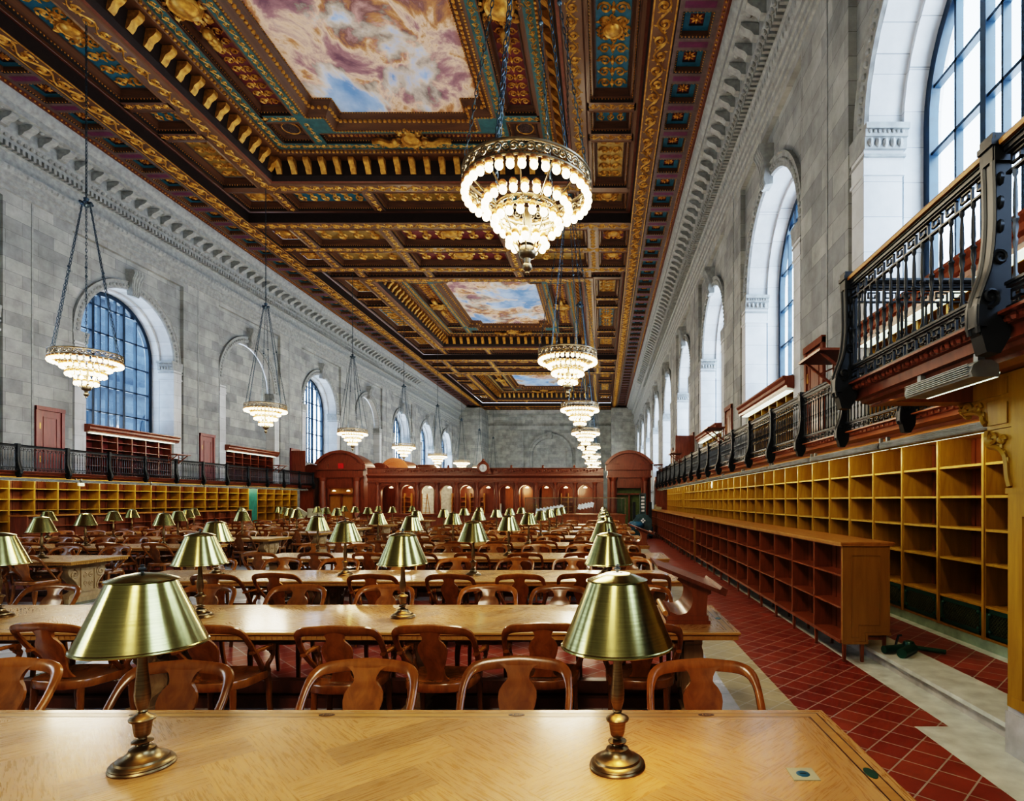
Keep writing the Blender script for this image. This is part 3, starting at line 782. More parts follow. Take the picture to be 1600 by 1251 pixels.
# wall under the windows
for s in (1,-1):
    mb=MB()
    x0,x1=sorted((mx(XW+.62,s),mx(XW+1.6,s)))
    mb.box(x0,Y0,ZF,x1,Y1,4.5)
    mb.build('window_apron',M['stone'],WR if s>0 else WL,0)

# ---------- gallery slab with fascia
GALX=3.48; GALZ=2.80
def gallery(s):
    mb=MB(); f=lambda p,q,t:(mx(p,s),t,q)
    ya,yb=(4.75,PY-.2) if s>0 else (Y0,PY-.2)
    pr=[(4.9,2.66),(3.85,2.66),(3.85,2.63),(3.72,2.62),(3.70,2.655),(3.62,2.67),(3.58,2.68),(3.57,2.73),(3.53,2.735),(3.52,2.77),(3.46,2.775),(3.46,2.79),(3.55,2.79),(6.2,2.795)]
    mb.strip(pr,f,ya,yb); mb.poly([f(p,q,ya) for p,q in pr][::-1])
    n=int((yb-ya)/.12)
    if s>0:
        for k in range(min(n,150)):
            mb.sphere((3.525,ya+.06+k*.12,2.755),.022,5,3)
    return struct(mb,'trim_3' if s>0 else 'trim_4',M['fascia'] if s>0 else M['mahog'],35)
G1=gallery(1); G2=gallery(-1)

# ---------- iron balustrade
def key_frieze(mb,L,z0,h,x=0):
    """greek key band, along Y, centred on x"""
    mb.box(x-.012,0,z0,x+.012,L,z0+.012); mb.box(x-.012,0,z0+h-.012,x+.012,L,z0+h)
    w=h*1.15; n=max(1,int(L/w)); w=L/n; t=.012; hi=h-.024; b=z0+.012
    for i in range(n):
        y=i*w
        for (a0,a1,c0,c1) in ((.08,.16,.0,.82),(.08,.80,.72,.82),(.72,.80,.25,.82),(.32,.80,.25,.35),(.32,.40,.25,.58)):
            mb.box(x-.008,y+a0*w,b+c0*hi,x+.008,y+a1*w,b+c1*hi)
def bal_prof(h): return [(.006,0),(.016,.0),(.016,.02),(.010,.03),(.009,h*.28),(.013,h*.33),(.013,h*.36),(.008,h*.38),(.016,h*.46),(.012,h*.52),(.018,h*.535),(.018,h*.55),(.010,h*.57),(.013,h*.66),(.011,h*.82),(.007,h*.93),(.014,h*.955),(.014,h),(.006,h)]
def make_bal(L,n,hand):
    mb=MB(); mb.prism([(-.045,.85),(-.05,.87),(-.03,.895),(.03,.895),(.05,.87),(.045,.85)],lambda p,q,t:(p,t,q),0,L); rail=mb.mesh('hand_rail',M[hand])
    mb=MB(); mb.box(-.022,0,.815,.022,L,.85); mb.box(-.03,0,.838,.03,L,.846); key_frieze(mb,L,.70,.115); top=mb.mesh('top_key_frieze',M['iron'])
    mb=MB(); key_frieze(mb,L,.03,.115); mb.box(-.02,0,.145,.02,L,.16); bot=mb.mesh('bottom_key_frieze',M['iron'])
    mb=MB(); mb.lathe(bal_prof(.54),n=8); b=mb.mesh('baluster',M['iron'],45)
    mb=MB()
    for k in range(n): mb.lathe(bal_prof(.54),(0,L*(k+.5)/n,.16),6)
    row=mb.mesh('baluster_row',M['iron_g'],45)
    return rail,top,bot,b,row
PL=1.75
B_MAIN=make_bal(PL-.08,16,'iron'); B_NEAR=make_bal(1.70,17,'oak'); B_RET=make_bal(1.40,14,'iron')
def panel(BM,L,n,loc,rz,label,group,single,pst=0,pang=0):
    t=thing('balustrade',label,'railing',loc,rz,group)
    if pst:
        p=obj('post',POST,t,(0,pst,.04)); p.rotation_euler=(0,0,pang)
    obj('hand_rail',BM[0],t); obj('top_frieze',BM[1],t); obj('bottom_frieze',BM[2],t)
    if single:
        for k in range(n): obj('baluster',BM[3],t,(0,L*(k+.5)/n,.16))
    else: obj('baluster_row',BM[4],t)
    return t
def post_mesh():
    """scroll-footed pilaster; outward = -X"""
    mb=MB()
    out=crom([(-.05,.87,0),(-.055,.78,0),(-.05,.60,0),(-.05,.40,0),(-.07,.22,0),(-.105,.11,0),(-.13,.03,0),(-.135,-.06,0),(-.125,-.12,0)],4)
    poly=[(p[0],p[1]) for p in out]+[(-.09,-.16),(.02,-.16),(.04,-.12),(.045,.87)]
    mb.prism(poly,lambda p,q,t:(p,t,q),-.034,.034)
    mb.box(-.065,-.05,.745,.05,.05,.885); mb.box(-.075,-.058,.82,.058,.058,.85)
    mb.box(-.142,-.05,-.09,-.09,.05,.02); 
    for sg in (-1,1):
        mb.sweep([(p[0],sg*.036,p[1]) for p in out],(0,1,0),.012,.016,6)
        mb.sweep([(p[0],sg*.04,p[1]) for p in spiral(-.07,.06,.06,.01,1.5,PI,1,16)],(0,1,0),.010,.012,5)
        mb.sweep([(p[0],sg*.04,p[1]) for p in spiral(-.02,.26,.04,.01,1.4,PI,-1,14)],(0,1,0),.009,.012,5)
        for k in range(3): mb.sphere((-.015,sg*.036,.42+.12*k),.02,6,4,sz=1.8)
    mb.prism([(-.12,-.11),(-.09,-.22),(-.02,-.225),(.03,-.14)],lambda p,q,t:(p,t,q),-.045,.045)
    return mb.mesh('railing_post',M['iron'],40)
POST=post_mesh()
def post(X,Y,rz,label,group):
    o=obj('railing_post',POST,None,(X,Y,GALZ)); o.rotation_euler=(0,0,rz); return tag(o,label,'railing post',group)
npan=18
for k in range(npan):
    y=4.75+.04+PL*k
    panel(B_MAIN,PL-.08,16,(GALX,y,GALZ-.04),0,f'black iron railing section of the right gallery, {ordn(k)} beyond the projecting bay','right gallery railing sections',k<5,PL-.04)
nl=0
for k in range(0,21):
    y=PY-.3-PL*k
    X=mx(GALX,-1)
    if X<-1.06*(y): break
    nl+=1
for k in range(nl):
    y=PY-.3-PL*(nl-k)
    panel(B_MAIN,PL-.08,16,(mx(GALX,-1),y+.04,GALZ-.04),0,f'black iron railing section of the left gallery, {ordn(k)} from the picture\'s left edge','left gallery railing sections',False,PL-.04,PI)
# hinged reading boards on the railing
def rail_board(X,Y,s,label):
    mb=MB(); mb.box(-.50,-.42,1.03,.0,.42,1.065); top=mb
    t=thing('rail_shelf',label,'shelf',(X,Y,GALZ),0 if s>0 else PI,'fold-out wooden shelves on the gallery railings')
    top.build('board',M['mahog'],t)
    for y in (-.3,.3):
        mb=MB(); mb.sweep([(-.44,y,1.03),(-.03,y,.70)],(0,1,0),.022,.022,4); mb.sweep([(-.03,y,.66),(-.03,y,1.03)],(0,1,0),.018,.018,4); mb.sweep([(-.24,y,.86),(-.04,y,.95)],(0,1,0),.014,.014,4); mb.build('bracket',M['mahog'],t)
for k,y in enumerate((8.15,16.4,25.1,32.8)): rail_board(GALX-.06,y,1,f'wooden shelf bracketed out from the right gallery railing, {ORD[k]} from the viewer')
for k,y in enumerate((25.6,33.6)): rail_board(mx(GALX,-1)+.06,y,-1,f'wooden shelf bracketed out from the left gallery railing, {["nearer","farther"][k]} of the two')

# ---------- fluorescent strip fittings under the gallery edge
def fixture(X,Y,L,s,label,group,z=2.50):
    t=thing('strip_light',label,'light fitting',(X,Y,z),0,group)
    mb=MB(); poly=[(-.075,.0),(-.085,.03),(-.07,.07),(-.03,.095),(.03,.095),(.07,.07),(.075,.0)]
    if s<0: poly=[(-a,b) for a,b in poly]
    mb.prism(poly,lambda p,q,u:(p,u,q),0,L)
    for k in range(6): mb.box(-.088*s-.006,0.02,.012+.012*k,-.088*s+.006,L-.02,.016+.012*k)
    mb.build('housing',M['fixt'],t,30)
    mb=MB(); mb.prism([(.055*s,-.001),(.085*s,.029),(.074*s,-.001)],lambda p,q,u:(p,u,q),.01,L-.01); mb.build('lit_lens',M['tube'],t)
    for y in (.06,L-.06):
        mb=MB(); mb.box(-.02,y-.02,.09,.02,y+.02,.15); mb.build('hanger',M['fixt'],t)
    return t
for k in range(13): fixture(3.66,5.0+2.5*k,2.44,1,f'grey fluorescent strip under the right gallery edge, {ORD[k]} from the viewer','strip lights under the right gallery',2.475)
for k in range(6): fixture(mx(3.66,-1),18.0+3.3*k,3.2,-1,f'grey fluorescent strip under the left gallery edge, {ORD[k]} from the left','strip lights under the left gallery',2.475)
for s in (1,-1):
    for k in range(3):
        l=bpy.data.lights.new('shelf_light','AREA'); l.shape='RECTANGLE'; l.size=.10; l.size_y=10.5; l.energy=SHELFE; l.color=(1,.93,.62)
        o=bpy.data.objects.new('shelf_light',l); COL.objects.link(o); o.location=(mx(3.80,s),5+5.3+11*k,2.49)
        o.rotation_euler=(0,(-1 if s>0 else 1)*math.radians(66),0)
        l.size,l.size_y=.10,10.5

# ---------- tall wall bookcases under the galleries
SHZ=[.63,1.10,1.48,1.855,2.22]
BW=.87
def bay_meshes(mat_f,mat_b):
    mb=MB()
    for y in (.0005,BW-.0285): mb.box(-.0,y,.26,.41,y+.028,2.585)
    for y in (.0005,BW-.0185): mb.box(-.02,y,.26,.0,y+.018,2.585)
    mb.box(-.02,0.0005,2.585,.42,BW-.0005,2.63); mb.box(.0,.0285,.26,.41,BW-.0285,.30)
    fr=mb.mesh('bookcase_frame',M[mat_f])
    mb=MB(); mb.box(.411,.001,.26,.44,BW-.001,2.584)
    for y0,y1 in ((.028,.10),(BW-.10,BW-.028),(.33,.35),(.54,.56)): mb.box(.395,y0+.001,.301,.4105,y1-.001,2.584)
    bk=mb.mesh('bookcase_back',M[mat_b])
    mb=MB(); mb.box(.0,.028,-.012,.40,BW-.028,.012); mb.box(-.006,.028,-.014,.004,BW-.028,.014); sh=mb.mesh('bookcase_shelf',M[mat_f])
    mb=MB()
    for a in ((.0,.05,0,.33),(BW-.11,BW-.06,0,.33)): mb.box(.0,.03+a[0],.29,.03,.03+a[1],.62)
    mb.box(0,.03,.29,.03,BW-.03,.34); mb.box(0,.03,.565,.03,BW-.03,.62)
    L=BW-.16; H=.225; n=16
    for k in range(-6,n):
        for sg in (1,-1):
            y=.08+L*k/n; pts=[]
            y0,z0=(y,.34) if sg>0 else (y,.565); y1,z1=(y+H,.565) if sg>0 else (y+H,.34)
            if y0<.08: t=(.08-y0)/(y1-y0); y0,z0=.08,z0+(z1-z0)*t
            if y1>BW-.08: t=(BW-.08-y0)/(y1-y0); y1,z1=BW-.08,z0+(z1-z0)*t
            if y1-y0>.02: mb.sweep([(.012,y0,z0),(.012,y1,z1)],(1,0,0),.006,.006,4,2)
    for y in (.10,BW-.10):
        for z in (.36,.545): mb.sphere((.0,y,z),.025,6,4)
    mb.box(.03,.03,.29,.04,BW-.03,.62,1)
    gr=mb.mesh('vent_grille',[M['green'],M['black'],M['lattice']])
    return fr,bk,sh,gr
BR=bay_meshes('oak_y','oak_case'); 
def bookcase(X,Y,s,label,group,B,door=None):
    t=thing('bookcase',label,'bookcase',(X,Y,0),0,group)
    t.scale=(1,1,1)
    if s<0: t.rotation_euler=(0,0,PI); t.location=(X,Y+BW,0)
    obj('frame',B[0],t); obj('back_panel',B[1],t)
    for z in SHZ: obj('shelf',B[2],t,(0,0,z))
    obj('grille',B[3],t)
    return t
SX=4.27
yb=4.70
k=0
while yb<PY-1.2:
    if k!=29:
        bookcase(SX,yb,1,f'empty oak bookcase bay under the right gallery, {ordn(k)} from the near pier','empty bookcases under the right gallery',BR)
    else:
        mb=MB(); mb.box(0,.03,.14,.06,BW-.03,2.45); o=mb.build('black_door',M['black']); o.location=(SX+.2,yb,0); tag(o,'black door leaf between bookcases under the right gallery','door')
        mb=MB(); mb.box(-.02,-.03,.14,.2,.03,2.62); mb.box(-.02,BW-.03,.14,.2,BW+.03,2.62); mb.box(-.02,-.03,2.45,.2,BW+.03,2.62); mb.build('door_frame',M['oak_y'],o)
    yb+=BW; k+=1
yb=17.6; k=0
while yb<PY-1.2:
    if abs(yb-32.2)<.44:
        mb=MB(); mb.box(-.03,.02,.14,.03,BW-.02,2.55); o=mb.build('green_hatch',M['greenb']); o.location=(mx(SX,-1),yb,0); tag(o,'green painted hatch closing one bay of the left bookcases','hatch')
        mb=MB(); mb.box(-.04,0,.14,.04,.04,2.62); mb.box(-.04,BW-.04,.14,.04,BW,2.62); mb.box(-.04,0,2.55,.04,BW,2.62); mb.build('panel_frame',M['oak_y'],o)
    else:
        bookcase(mx(SX,-1),yb,-1,f'empty oak bookcase bay under the left gallery, {ordn(k)} from the left','empty bookcases under the left gallery',BR)
    yb+=BW; k+=1
for i,(X,Y) in enumerate(((4.35,21.3),)):
    mb=MB(); mb.box(-.03,-.09,-.12,.03,.09,.12); mb.box(-.05,-.05,-.06,-.03,.05,.02); o=mb.build('alarm_box',M['white']); o.location=(4.25,22.2,2.42); tag(o,'small white box fixed high on a right-hand bookcase','alarm box')
mb=MB(); mb.box(-.03,-.12,-.08,.03,.12,.08); mb.box(.03,-.06,-.03,.05,.06,.03); o=mb.build('alarm_box',M['white']); o.location=(mx(4.25,-1),22.0,2.45); tag(o,'small white lit box fixed high on a left-hand bookcase','alarm box')

# ---------- low double bookcases standing on the step
LBW=.84
def low_meshes(mat):
    mb=MB()
    for y in (.0005,LBW-.0165): mb.box(0,y,.245,.50,y+.016,1.285)
    mb.box(-.012,0.0005,.205,.26,LBW-.0005,.245); mb.box(.261,0.0005,.30,.52,LBW-.0005,.34); mb.box(0,0.0005,1.285,.52,LBW-.0005,1.30)
    fr=mb.mesh('low_frame',M[mat])
    mb=MB(); mb.box(.24,.0165,.246,.259,LBW-.0165,1.284)
    for y0,y1 in ((.016,.13),(LBW-.13,LBW-.016)): mb.box(.225,y0+.001,.246,.2395,y1-.001,1.284)
    bk=mb.mesh('low_back',M[mat])
    mb=MB(); mb.box(.004,.016,-.011,.235,LBW-.016,.011); sh=mb.mesh('low_shelf',M[mat])
    mb=MB(); mb.sweep([(0.03,.0,.21),(.03,.0,.0)],(0,1,0),[.028,.02],[.028,.02],4); leg=mb.mesh('low_leg',M[mat],0)
    mb=MB(); mb.sweep([(0.0,.0,.31),(.0,.0,.142)],(0,1,0),[.026,.02],[.026,.02],4); leg2=mb.mesh('low_rear_leg',M[mat],0)
    return fr,bk,sh,leg,leg2
LM=low_meshes('oak_case')
LEND=MB(); LEND.prism([(0,.215),(.27,.215),(.27,.315),(.53,.315),(.53,1.30),(0,1.30)],lambda p,q,t:(p,t,q),-.035,.0)
for (x0,x1,z0,z1) in ((.10,.105,.28,1.2),(.10,.42,1.195,1.2),(.415,.42,.42,1.2),(.18,.42,.415,.42),(.175,.18,.28,.42),(.10,.18,.275,.28)): LEND.box(x0,-.045,z0,x1,-.034,z1)
LEND.box(0,-.045,.205,.28,-.03,.235); LEND.box(.25,-.045,.305,.54,-.03,.335); LEND.box(.255,-.045,.205,.28,-.03,.335)
LENDM=LEND.mesh('low_end',M['oak_end']); LENDR=LEND.mesh('low_end_red',M['mahog'])
def low_case(X,Ya,n,s,where,group,endmat):
    for k in range(n):
        t=thing('low_bookcase',f'low three tier bookcase {where}, {ordn(k)} bay from near end','bookcase',(X,Ya+LBW*k,0),0,group)
        if s<0: t.rotation_euler=(0,0,PI); t.location=(X,Ya+LBW*(k+1),0)
        obj('frame',LM[0],t); obj('back_panel',LM[1],t)
        for z in (.60,.963): obj('shelf',LM[2],t,(0,0,z))
        l=obj('leg',LM[3],t,(0,0,0)); obj('leg',LM[3],t,(.20,0,0)); obj('leg',LM[4],t,(.48,0,0))
        if k==0 and s>0: obj('end_panel',endmat,t)
        if k==0 and s<0: obj('end_panel',endmat,t,(0,LBW+.035,0))
    mb=MB(); L=LBW*n
    a,b=sorted((0,.56*s)); o=s*.025
    mb.box(a-.025 if s>0 else a-.0,-.06,1.302,b+.0 if s>0 else b+.025,L,1.325); mb.box(a-.035 if s>0 else a-.01,-.07,1.325,b+.01 if s>0 else b+.035,L,1.345)
    c=mb.build('counter_board',M['oak']); c.location=(X,Ya,0)
    tag(c,f'long oak counter board topping the low bookcases {where}','top board')
low_case(2.69,6.48,12,1,'along the right aisle, near run','low bookcases of the near right run',LENDM)
low_case(2.66,16.75,18,1,'along the right aisle, far run','low bookcases of the far right run',LENDM)
low_case(mx(2.69,-1),18.4,14,-1,'along the left aisle','low bookcases of the left run',LENDR)
for k in range(4):
    mb=MB(); mb.box(-.05,-.02,0,.05,.02,.16+(.1 if k==3 else 0)); o=mb.build('label_card',M['card']); o.location=(2.85,28.2+.9*k,1.346); tag(o,f'small pale block standing on the far right low bookcase, {ORD[k]} from viewer','card')

# ---------- gallery doors and window bookcases
ND=[0]
def gdoor(s,i,open_=False):
    u=yc(i,s)+4.55; t=None; ND[0]+=1
    def bx(mb,a0,a1,z0,z1,d0,d1,mi=0):
        x0,x1=sorted((mx(XW-d0,s),mx(XW-d1,s))); mb.box(x0,u+a0,GALZ+z0,x1,u+a1,GALZ+z1,mi)
    mb=MB(); bx(mb,-.55,-.43,0,2.38,-.02,.07); bx(mb,.43,.55,0,2.38,-.02,.07); bx(mb,-.55,.55,2.28,2.42,-.02,.09); bx(mb,-.43,.43,0,2.28,0,.012)
    o=struct(mb,f'door_{ND[0]}',M['mahog_r'] if s<0 else M['mahog'])
    if open_:
        mb=MB(); a,b=sorted((mx(XW-.07,s),mx(XW-.95,s))); mb.box(a,u-.47,GALZ+.02,b,u-.43,GALZ+2.26); mb.build('door_leaf',M['mahog'],o)
        return
    mb=MB(); bx(mb,-.42,.42,.01,2.26,.0,.035)
    for a0,a1,z0,z1 in ((-.27,-.24,.35,2.05),(.24,.27,.35,2.05),(-.27,.27,2.02,2.05),(-.27,.27,.35,.38)): bx(mb,a0,a1,z0,z1,.035,.05)
    lf=mb.build('door_leaf',M['mahog_r'] if s<0 else M['mahog'],o)
    mb=MB()
    for z in (.4,1.6): bx(mb,-.43 if s<0 else .36,-.36 if s<0 else .43,z,z+.22,.035,.05)
    mb.build('hinge_plate',M['gold'],lf)
for i in range(0,4): gdoor(1,i,i in (2,))
for i in range(1,4): gdoor(-1,i,i==3)
def niche_case(s,i):
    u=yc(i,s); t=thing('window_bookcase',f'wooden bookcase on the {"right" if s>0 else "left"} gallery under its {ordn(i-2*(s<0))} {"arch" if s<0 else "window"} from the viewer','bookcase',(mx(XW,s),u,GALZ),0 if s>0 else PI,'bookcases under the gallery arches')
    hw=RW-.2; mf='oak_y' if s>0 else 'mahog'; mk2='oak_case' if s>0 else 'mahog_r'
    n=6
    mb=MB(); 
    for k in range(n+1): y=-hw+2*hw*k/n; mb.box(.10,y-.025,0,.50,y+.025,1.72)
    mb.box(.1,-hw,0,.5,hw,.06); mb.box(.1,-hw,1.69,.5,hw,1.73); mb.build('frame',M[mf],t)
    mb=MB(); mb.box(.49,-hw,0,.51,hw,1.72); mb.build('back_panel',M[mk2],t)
    for z in (.42,.78,1.12,1.44):
        mb=MB(); mb.box(.12,-hw,z-.012,.49,hw,z+.012); mb.build('shelf',M[mf],t)
    mb=MB(); mb.strip([(.12,1.70),(-.16,1.74),(-.17,1.80),(-.21,1.84),(-.21,1.92),(-.26,1.98),(-.26,2.02),(.6,2.04)],lambda p,q,u_:(p,u_,q),-hw-.15,hw+.15)
    for sg in (-1,1): mb.poly([(p,sg*(hw+.15),q) for p,q in [(.12,1.70),(-.16,1.74),(-.17,1.80),(-.21,1.84),(-.21,1.92),(-.26,1.98),(-.26,2.02),(.6,2.04)]])
    mb.build('cornice',M['mahog'],t)
    for k in range(3):
        mb=MB(); y=-hw+2*hw*k/3; mb.box(-.12,y+.05,1.68,.06,y+2*hw/3-.05,1.70); mb.build('under_cornice_light',M['tube'],t)
for i in range(0,4): niche_case(1,i)
for i in range(2,4): niche_case(-1,i)

# ---------- projecting gallery bay and carved pier at the near right
QX=2.03; QY=4.75
mb=MB(); f=lambda p,q,t:(p,t,q)
pr=[(2.45,2.745),(2.40,2.745),(2.40,2.60),(2.22,2.58),(2.20,2.60),(2.14,2.61),(2.13,2.635),(2.09,2.64),(2.08,2.70),(2.05,2.705),(2.04,2.745),(2.0,2.75),(2.0,2.765),(2.09,2.765),(6,2.765)]
mb.strip(pr,f,-1,QY); mb.box(2.45,-1,2.745,5,QY-.03,2.77); mb.box(2.2,QY-.20,2.59,4.8,QY-.001,2.77); mb.box(2.06,QY-.02,2.64,4.8,QY+.05,2.70); mb.box(2.0,QY-.02,2.70,4.8,QY+.09,2.765)
for k in range(50): mb.sphere((2.045,QY-.03-.055*(2*k),2.727),.026,6,4); mb.sphere((2.045,QY-.03-.055*(2*k+1),2.727),.02,5,4)
o=mb.build('gallery_bay_floor',M['mahog']); o['kind']='structure'; o.name='trim_5'
panel(B_NEAR,1.70,17,(QX,QY-.05-1.70,GALZ-.06),0,'big iron railing section with oak rail on the projecting gallery bay, closest to the viewer','projecting bay railing sections',True,1.71)
panel(B_NEAR,1.70,17,(QX,QY-.05-1.70-1.82,GALZ-.06),0,'iron railing section of the projecting bay cut by the picture edge','projecting bay railing panels',False,1.77)
panel(B_RET,1.40,14,(3.42,QY,GALZ-.06),PI/2,'short iron railing section seen behind the projecting bay balusters, crossing to the gallery','projecting bay railing panels',True)
fixture(2.12,3.18,.70,1,'thick grey fluorescent fitting slung under the projecting gallery bay','strip lights under the projecting bay',2.495)
# pier: oak pilaster on stone base with three stepped scroll brackets
l=bpy.data.lights.new('shelf_light','AREA'); l.shape='RECTANGLE'; l.size=.10; l.size_y=1.4; l.energy=SHELFE*.05; l.color=(.93,1,.62)
o=bpy.data.objects.new('shelf_light',l); COL.objects.link(o); o.location=(2.3,3.75,2.47); o.rotation_euler=(math.radians(12),-math.radians(50),0)
t=thing('bracketed_pier','carved oak pier with stacked scroll brackets on a stone base, right edge','pier',(2.94,4.14,0))
mb=MB(); mb.box(-.03,-2.5,0,1.4,.02,.30); mb.box(-.015,-2.5,.30,1.4,.01,.34); mb.build('stone_base',plain('pier_stone',(.48,.49,.50),.6),t)
mb=MB(); mb.box(0,-2.5,.34,1.33,0,2.74); mb.box(-.03,-2.5,.34,.0,-.001,.42)
for y0,y1 in ((-.14,-.0),(-.9,-.75)): mb.box(-.025,y0,.42,.0,y1,1.70)
mb.box(-.025,-.9,1.70,0,-.001,1.86); mb.box(-.03,-.9,1.86,0.2,.02,1.90)
mb.build('pilaster',M['oak_y'],t)
def sbr(y0,z0,L,H):
    mb=MB(); out=crom([(0,0,0),(.10*L,.18*H,0),(.18*L,.5*H,0),(.45*L,.66*H,0),(.85*L,.72*H,0),(1.0*L,.86*H,0),(.95*L,1.0*H,0)],5)
    poly=[(p[0],p[1]) for p in out]+[(0,H)]
    mb.prism(poly,lambda p,q,u_:(u_,y0+p,z0+q),.0,.26)
    for x in (-.005,):
        mb.sweep([(x,y0+p[0],z0+p[1]) for p in out],(1,0,0),.022,.03,6)
        mb.sweep([(x,y0+p[0],z0+p[1]) for p in spiral(.70*L,.84*H,.20*L,.03*L,1.7,-PI/2,1)],(1,0,0),.02*L/.3,.026,6)
        mb.sweep([(x,y0+p[0],z0+p[1]) for p in spiral(.30*L,.80*H,.14*L,.02*L,1.5,PI,-1)],(1,0,0),.016*L/.3,.022,6)
        for k in range(4): mb.sphere((x,y0+.10*L+.13*L*k,z0+H*(.45+.12*k)),.018,6,4,sz=1.5)
    return mb
sbr(.001,1.91,.25,.43).build('scroll_bracket',M['oak_y'],t)
mb=MB(); mb.box(0,.001,2.345,.28,.26,2.56); mb.box(-.012,.03,2.375,0,.23,2.53); mb.build('bracket_block',M['oak_y'],t)
sbr(.261,2.39,.30,.17).build('scroll_bracket',M['oak_y'],t)
mb=MB(); mb.box(0,.001,2.561,.30,.56,2.74); mb.box(-.012,.03,2.59,0,.53,2.71); mb.build('bracket_block',M['oak_y'],t)
sbr(.561,2.585,.30,.155).build('scroll_bracket',M['oak_y'],t)
# folded green tripod left on the step
t=thing('folded_tripod','green folded tripod tool lying on the pale step by the low bookcase end','tripod',(3.24,6.22,.142),.0)
def tubep(nm,pts,r,mat,n=12):
    mb=MB(); mb.sweep(pts,(0,0,1),r,r,n); return mb.build(nm,M[mat],t)
tubep('leg',[(-.17,.06,.045),(.16,.16,.045)],.042,'green'); tubep('leg',[(-.07,-.12,.05),(.17,.10,.05)],.052,'green'); tubep('leg',[(.15,.12,.06),(.48,.02,.03)],.024,'green')
tubep('crank',[(.03,.20,.06),(.07,.22,.16),(.10,.2,.17)],.012,'iron'); 
mb=MB(); mb.lathe([(0,-.06),(.06,-.05),(.07,0),(.05,.05),(0,.06)],(.14,.13,.07),12); mb.build('hub',M['green'],t)
# ================================================================== DELIVERY PARTITION
Y=PY
W=M['mahog']
def seg_arch(cx,w,z0,h,n=18):
    """segmental arc points from left to right"""
    R=(w*w+h*h)/(2*h); a=math.asin(w/R)
    return [(cx+R*math.sin(-a+2*a*i/n),z0+h-R+R*math.cos(-a+2*a*i/n)) for i in range(n+1)]
def pavilion(xa,xb,label,doorx,red=False):
    t=thing('delivery_pavilion',label,'pavilion',((xa+xb)/2,Y,0)); w=(xb-xa)/2-.05
    zc=4.12
    mb=MB(); f=lambda p,q,u:(p,u,q)
    mb.box(-w,-.0,0,-w+.35,1.6,3.35); mb.box(w-.35,0,0,w,1.6,3.35)
    mb.box(-w+.01,.01,2.65,w-.01,1.4,3.35); mb.box(-.9,-.03,2.75,.9,.01,3.2); 
    mb.box(-w-.06,-.12,3.35,w+.06,1.6,3.48); mb.box(-w,-.06,3.48,w,1.6,3.85); mb.box(-w-.1,-.2,3.85,w+.1,1.6,3.95)
    for sg in (-1,1): mb.box(sg*(w-.35)-.32,-.14,3.95,sg*(w-.35)+.32,.2,zc+.12); mb.box(sg*(w-.35)-.4,-.2,zc+.12,sg*(w-.35)+.4,.2,zc+.2)
    mb.build('body',W,t)
    mb=MB(); arc=seg_arch(0,w+.12,zc+.05,.88)
    mb.prism([(-w-.12,3.95)]+arc+[(w+.12,3.95)],f,.0,1.7)
    a2=seg_arch(0,w+.2,zc+.12,.92); a3=seg_arch(0,w-.02,zc+.10,.76)
    mb.prism(a2+a3[::-1],f,-.22,.0); a4=seg_arch(0,w-.4,zc+.2,.55); mb.prism(seg_arch(0,w-.3,zc+.18,.63)+a4[::-1],f,-.06,.0)
    mb.build('arched_roof',W,t,30)
    for sg in (-1,1):
        mb=MB(); mb.lathe([(.30,0),(.30,.12),(.26,.18),(.24,.25),(.235,1.2),(.205,3.1),(.24,3.15),(.24,3.2),(.29,3.3),(.29,3.35)],(sg*(w-.38),-.22,0),18); mb.build('column',M['mahog'],t)
    mb=MB(); mb.box(-.85,.3,0,.85,.36,2.65); mb.build('interior_board',M['oak'] if red else plain('dark_green_interior',(.10,.14,.05),.6),t)  # flat coloured board closes the doorway
    mb=MB(); mb.box(-.90,-.02,0,-.80,.2,2.65); mb.box(.80,-.02,0,.90,.2,2.65); mb.box(-.05,.05,0,.05,.2,2.3); mb.box(-.85,.05,2.2,.85,.2,2.3); mb.build('door_frame',W,t)
    if red:
        o=MB(); o.box(-.17,-.06,-.17,.17,0,.17); o=o.build('red_sign',M['red']); o.location=((xa+xb)/2+.05,Y-.07,4.12); tag(o,'small square red sign on the arched gable of the left pavilion','sign')
        for x in (-.45,.5):
            mb=MB(); mb.lathe([(0,.05),(.06,.03),(.13,-.03),(.0,-.05)],(x,.0,2.48),12); mb.build('lamp_dome',M['glow'],t)
    return t
pavilion(PX(948,Y),PX(1018,Y),'mahogany pavilion with arched gable at the right end of the delivery screen',0)
pavilion(PX(496,Y),PX(569,Y),'mahogany pavilion with arched gable at the left end of the delivery screen',0,True)
XA,XB=PX(569,Y)+.22,PX(948,Y)-.22
t=thing('delivery_screen','long carved mahogany screen with round arches and columns across the hall','screen',((XA+XB)/2,Y,0)); cx=(XA+XB)/2; hw=(XB-XA)/2
mb=MB(); f=lambda p,q,u:(p,u,q)
mb.strip([(.1,3.0),(-.06,3.02),(-.06,3.10),(.0,3.12),(.0,3.32),(-.08,3.34),(-.14,3.42),(-.22,3.46),(-.22,3.54),(.0,3.56),(.0,3.66),(-.05,3.66),(-.05,3.92),(-.12,3.96),(-.12,4.0),(.3,4.0)],lambda p,q,u:(u,p,q),-hw,hw)
mb.box(-hw,.03,3.0,hw,.5,3.98); mb.build('entablature',W,t)
mb=MB(); k=0
x=-hw+1.2
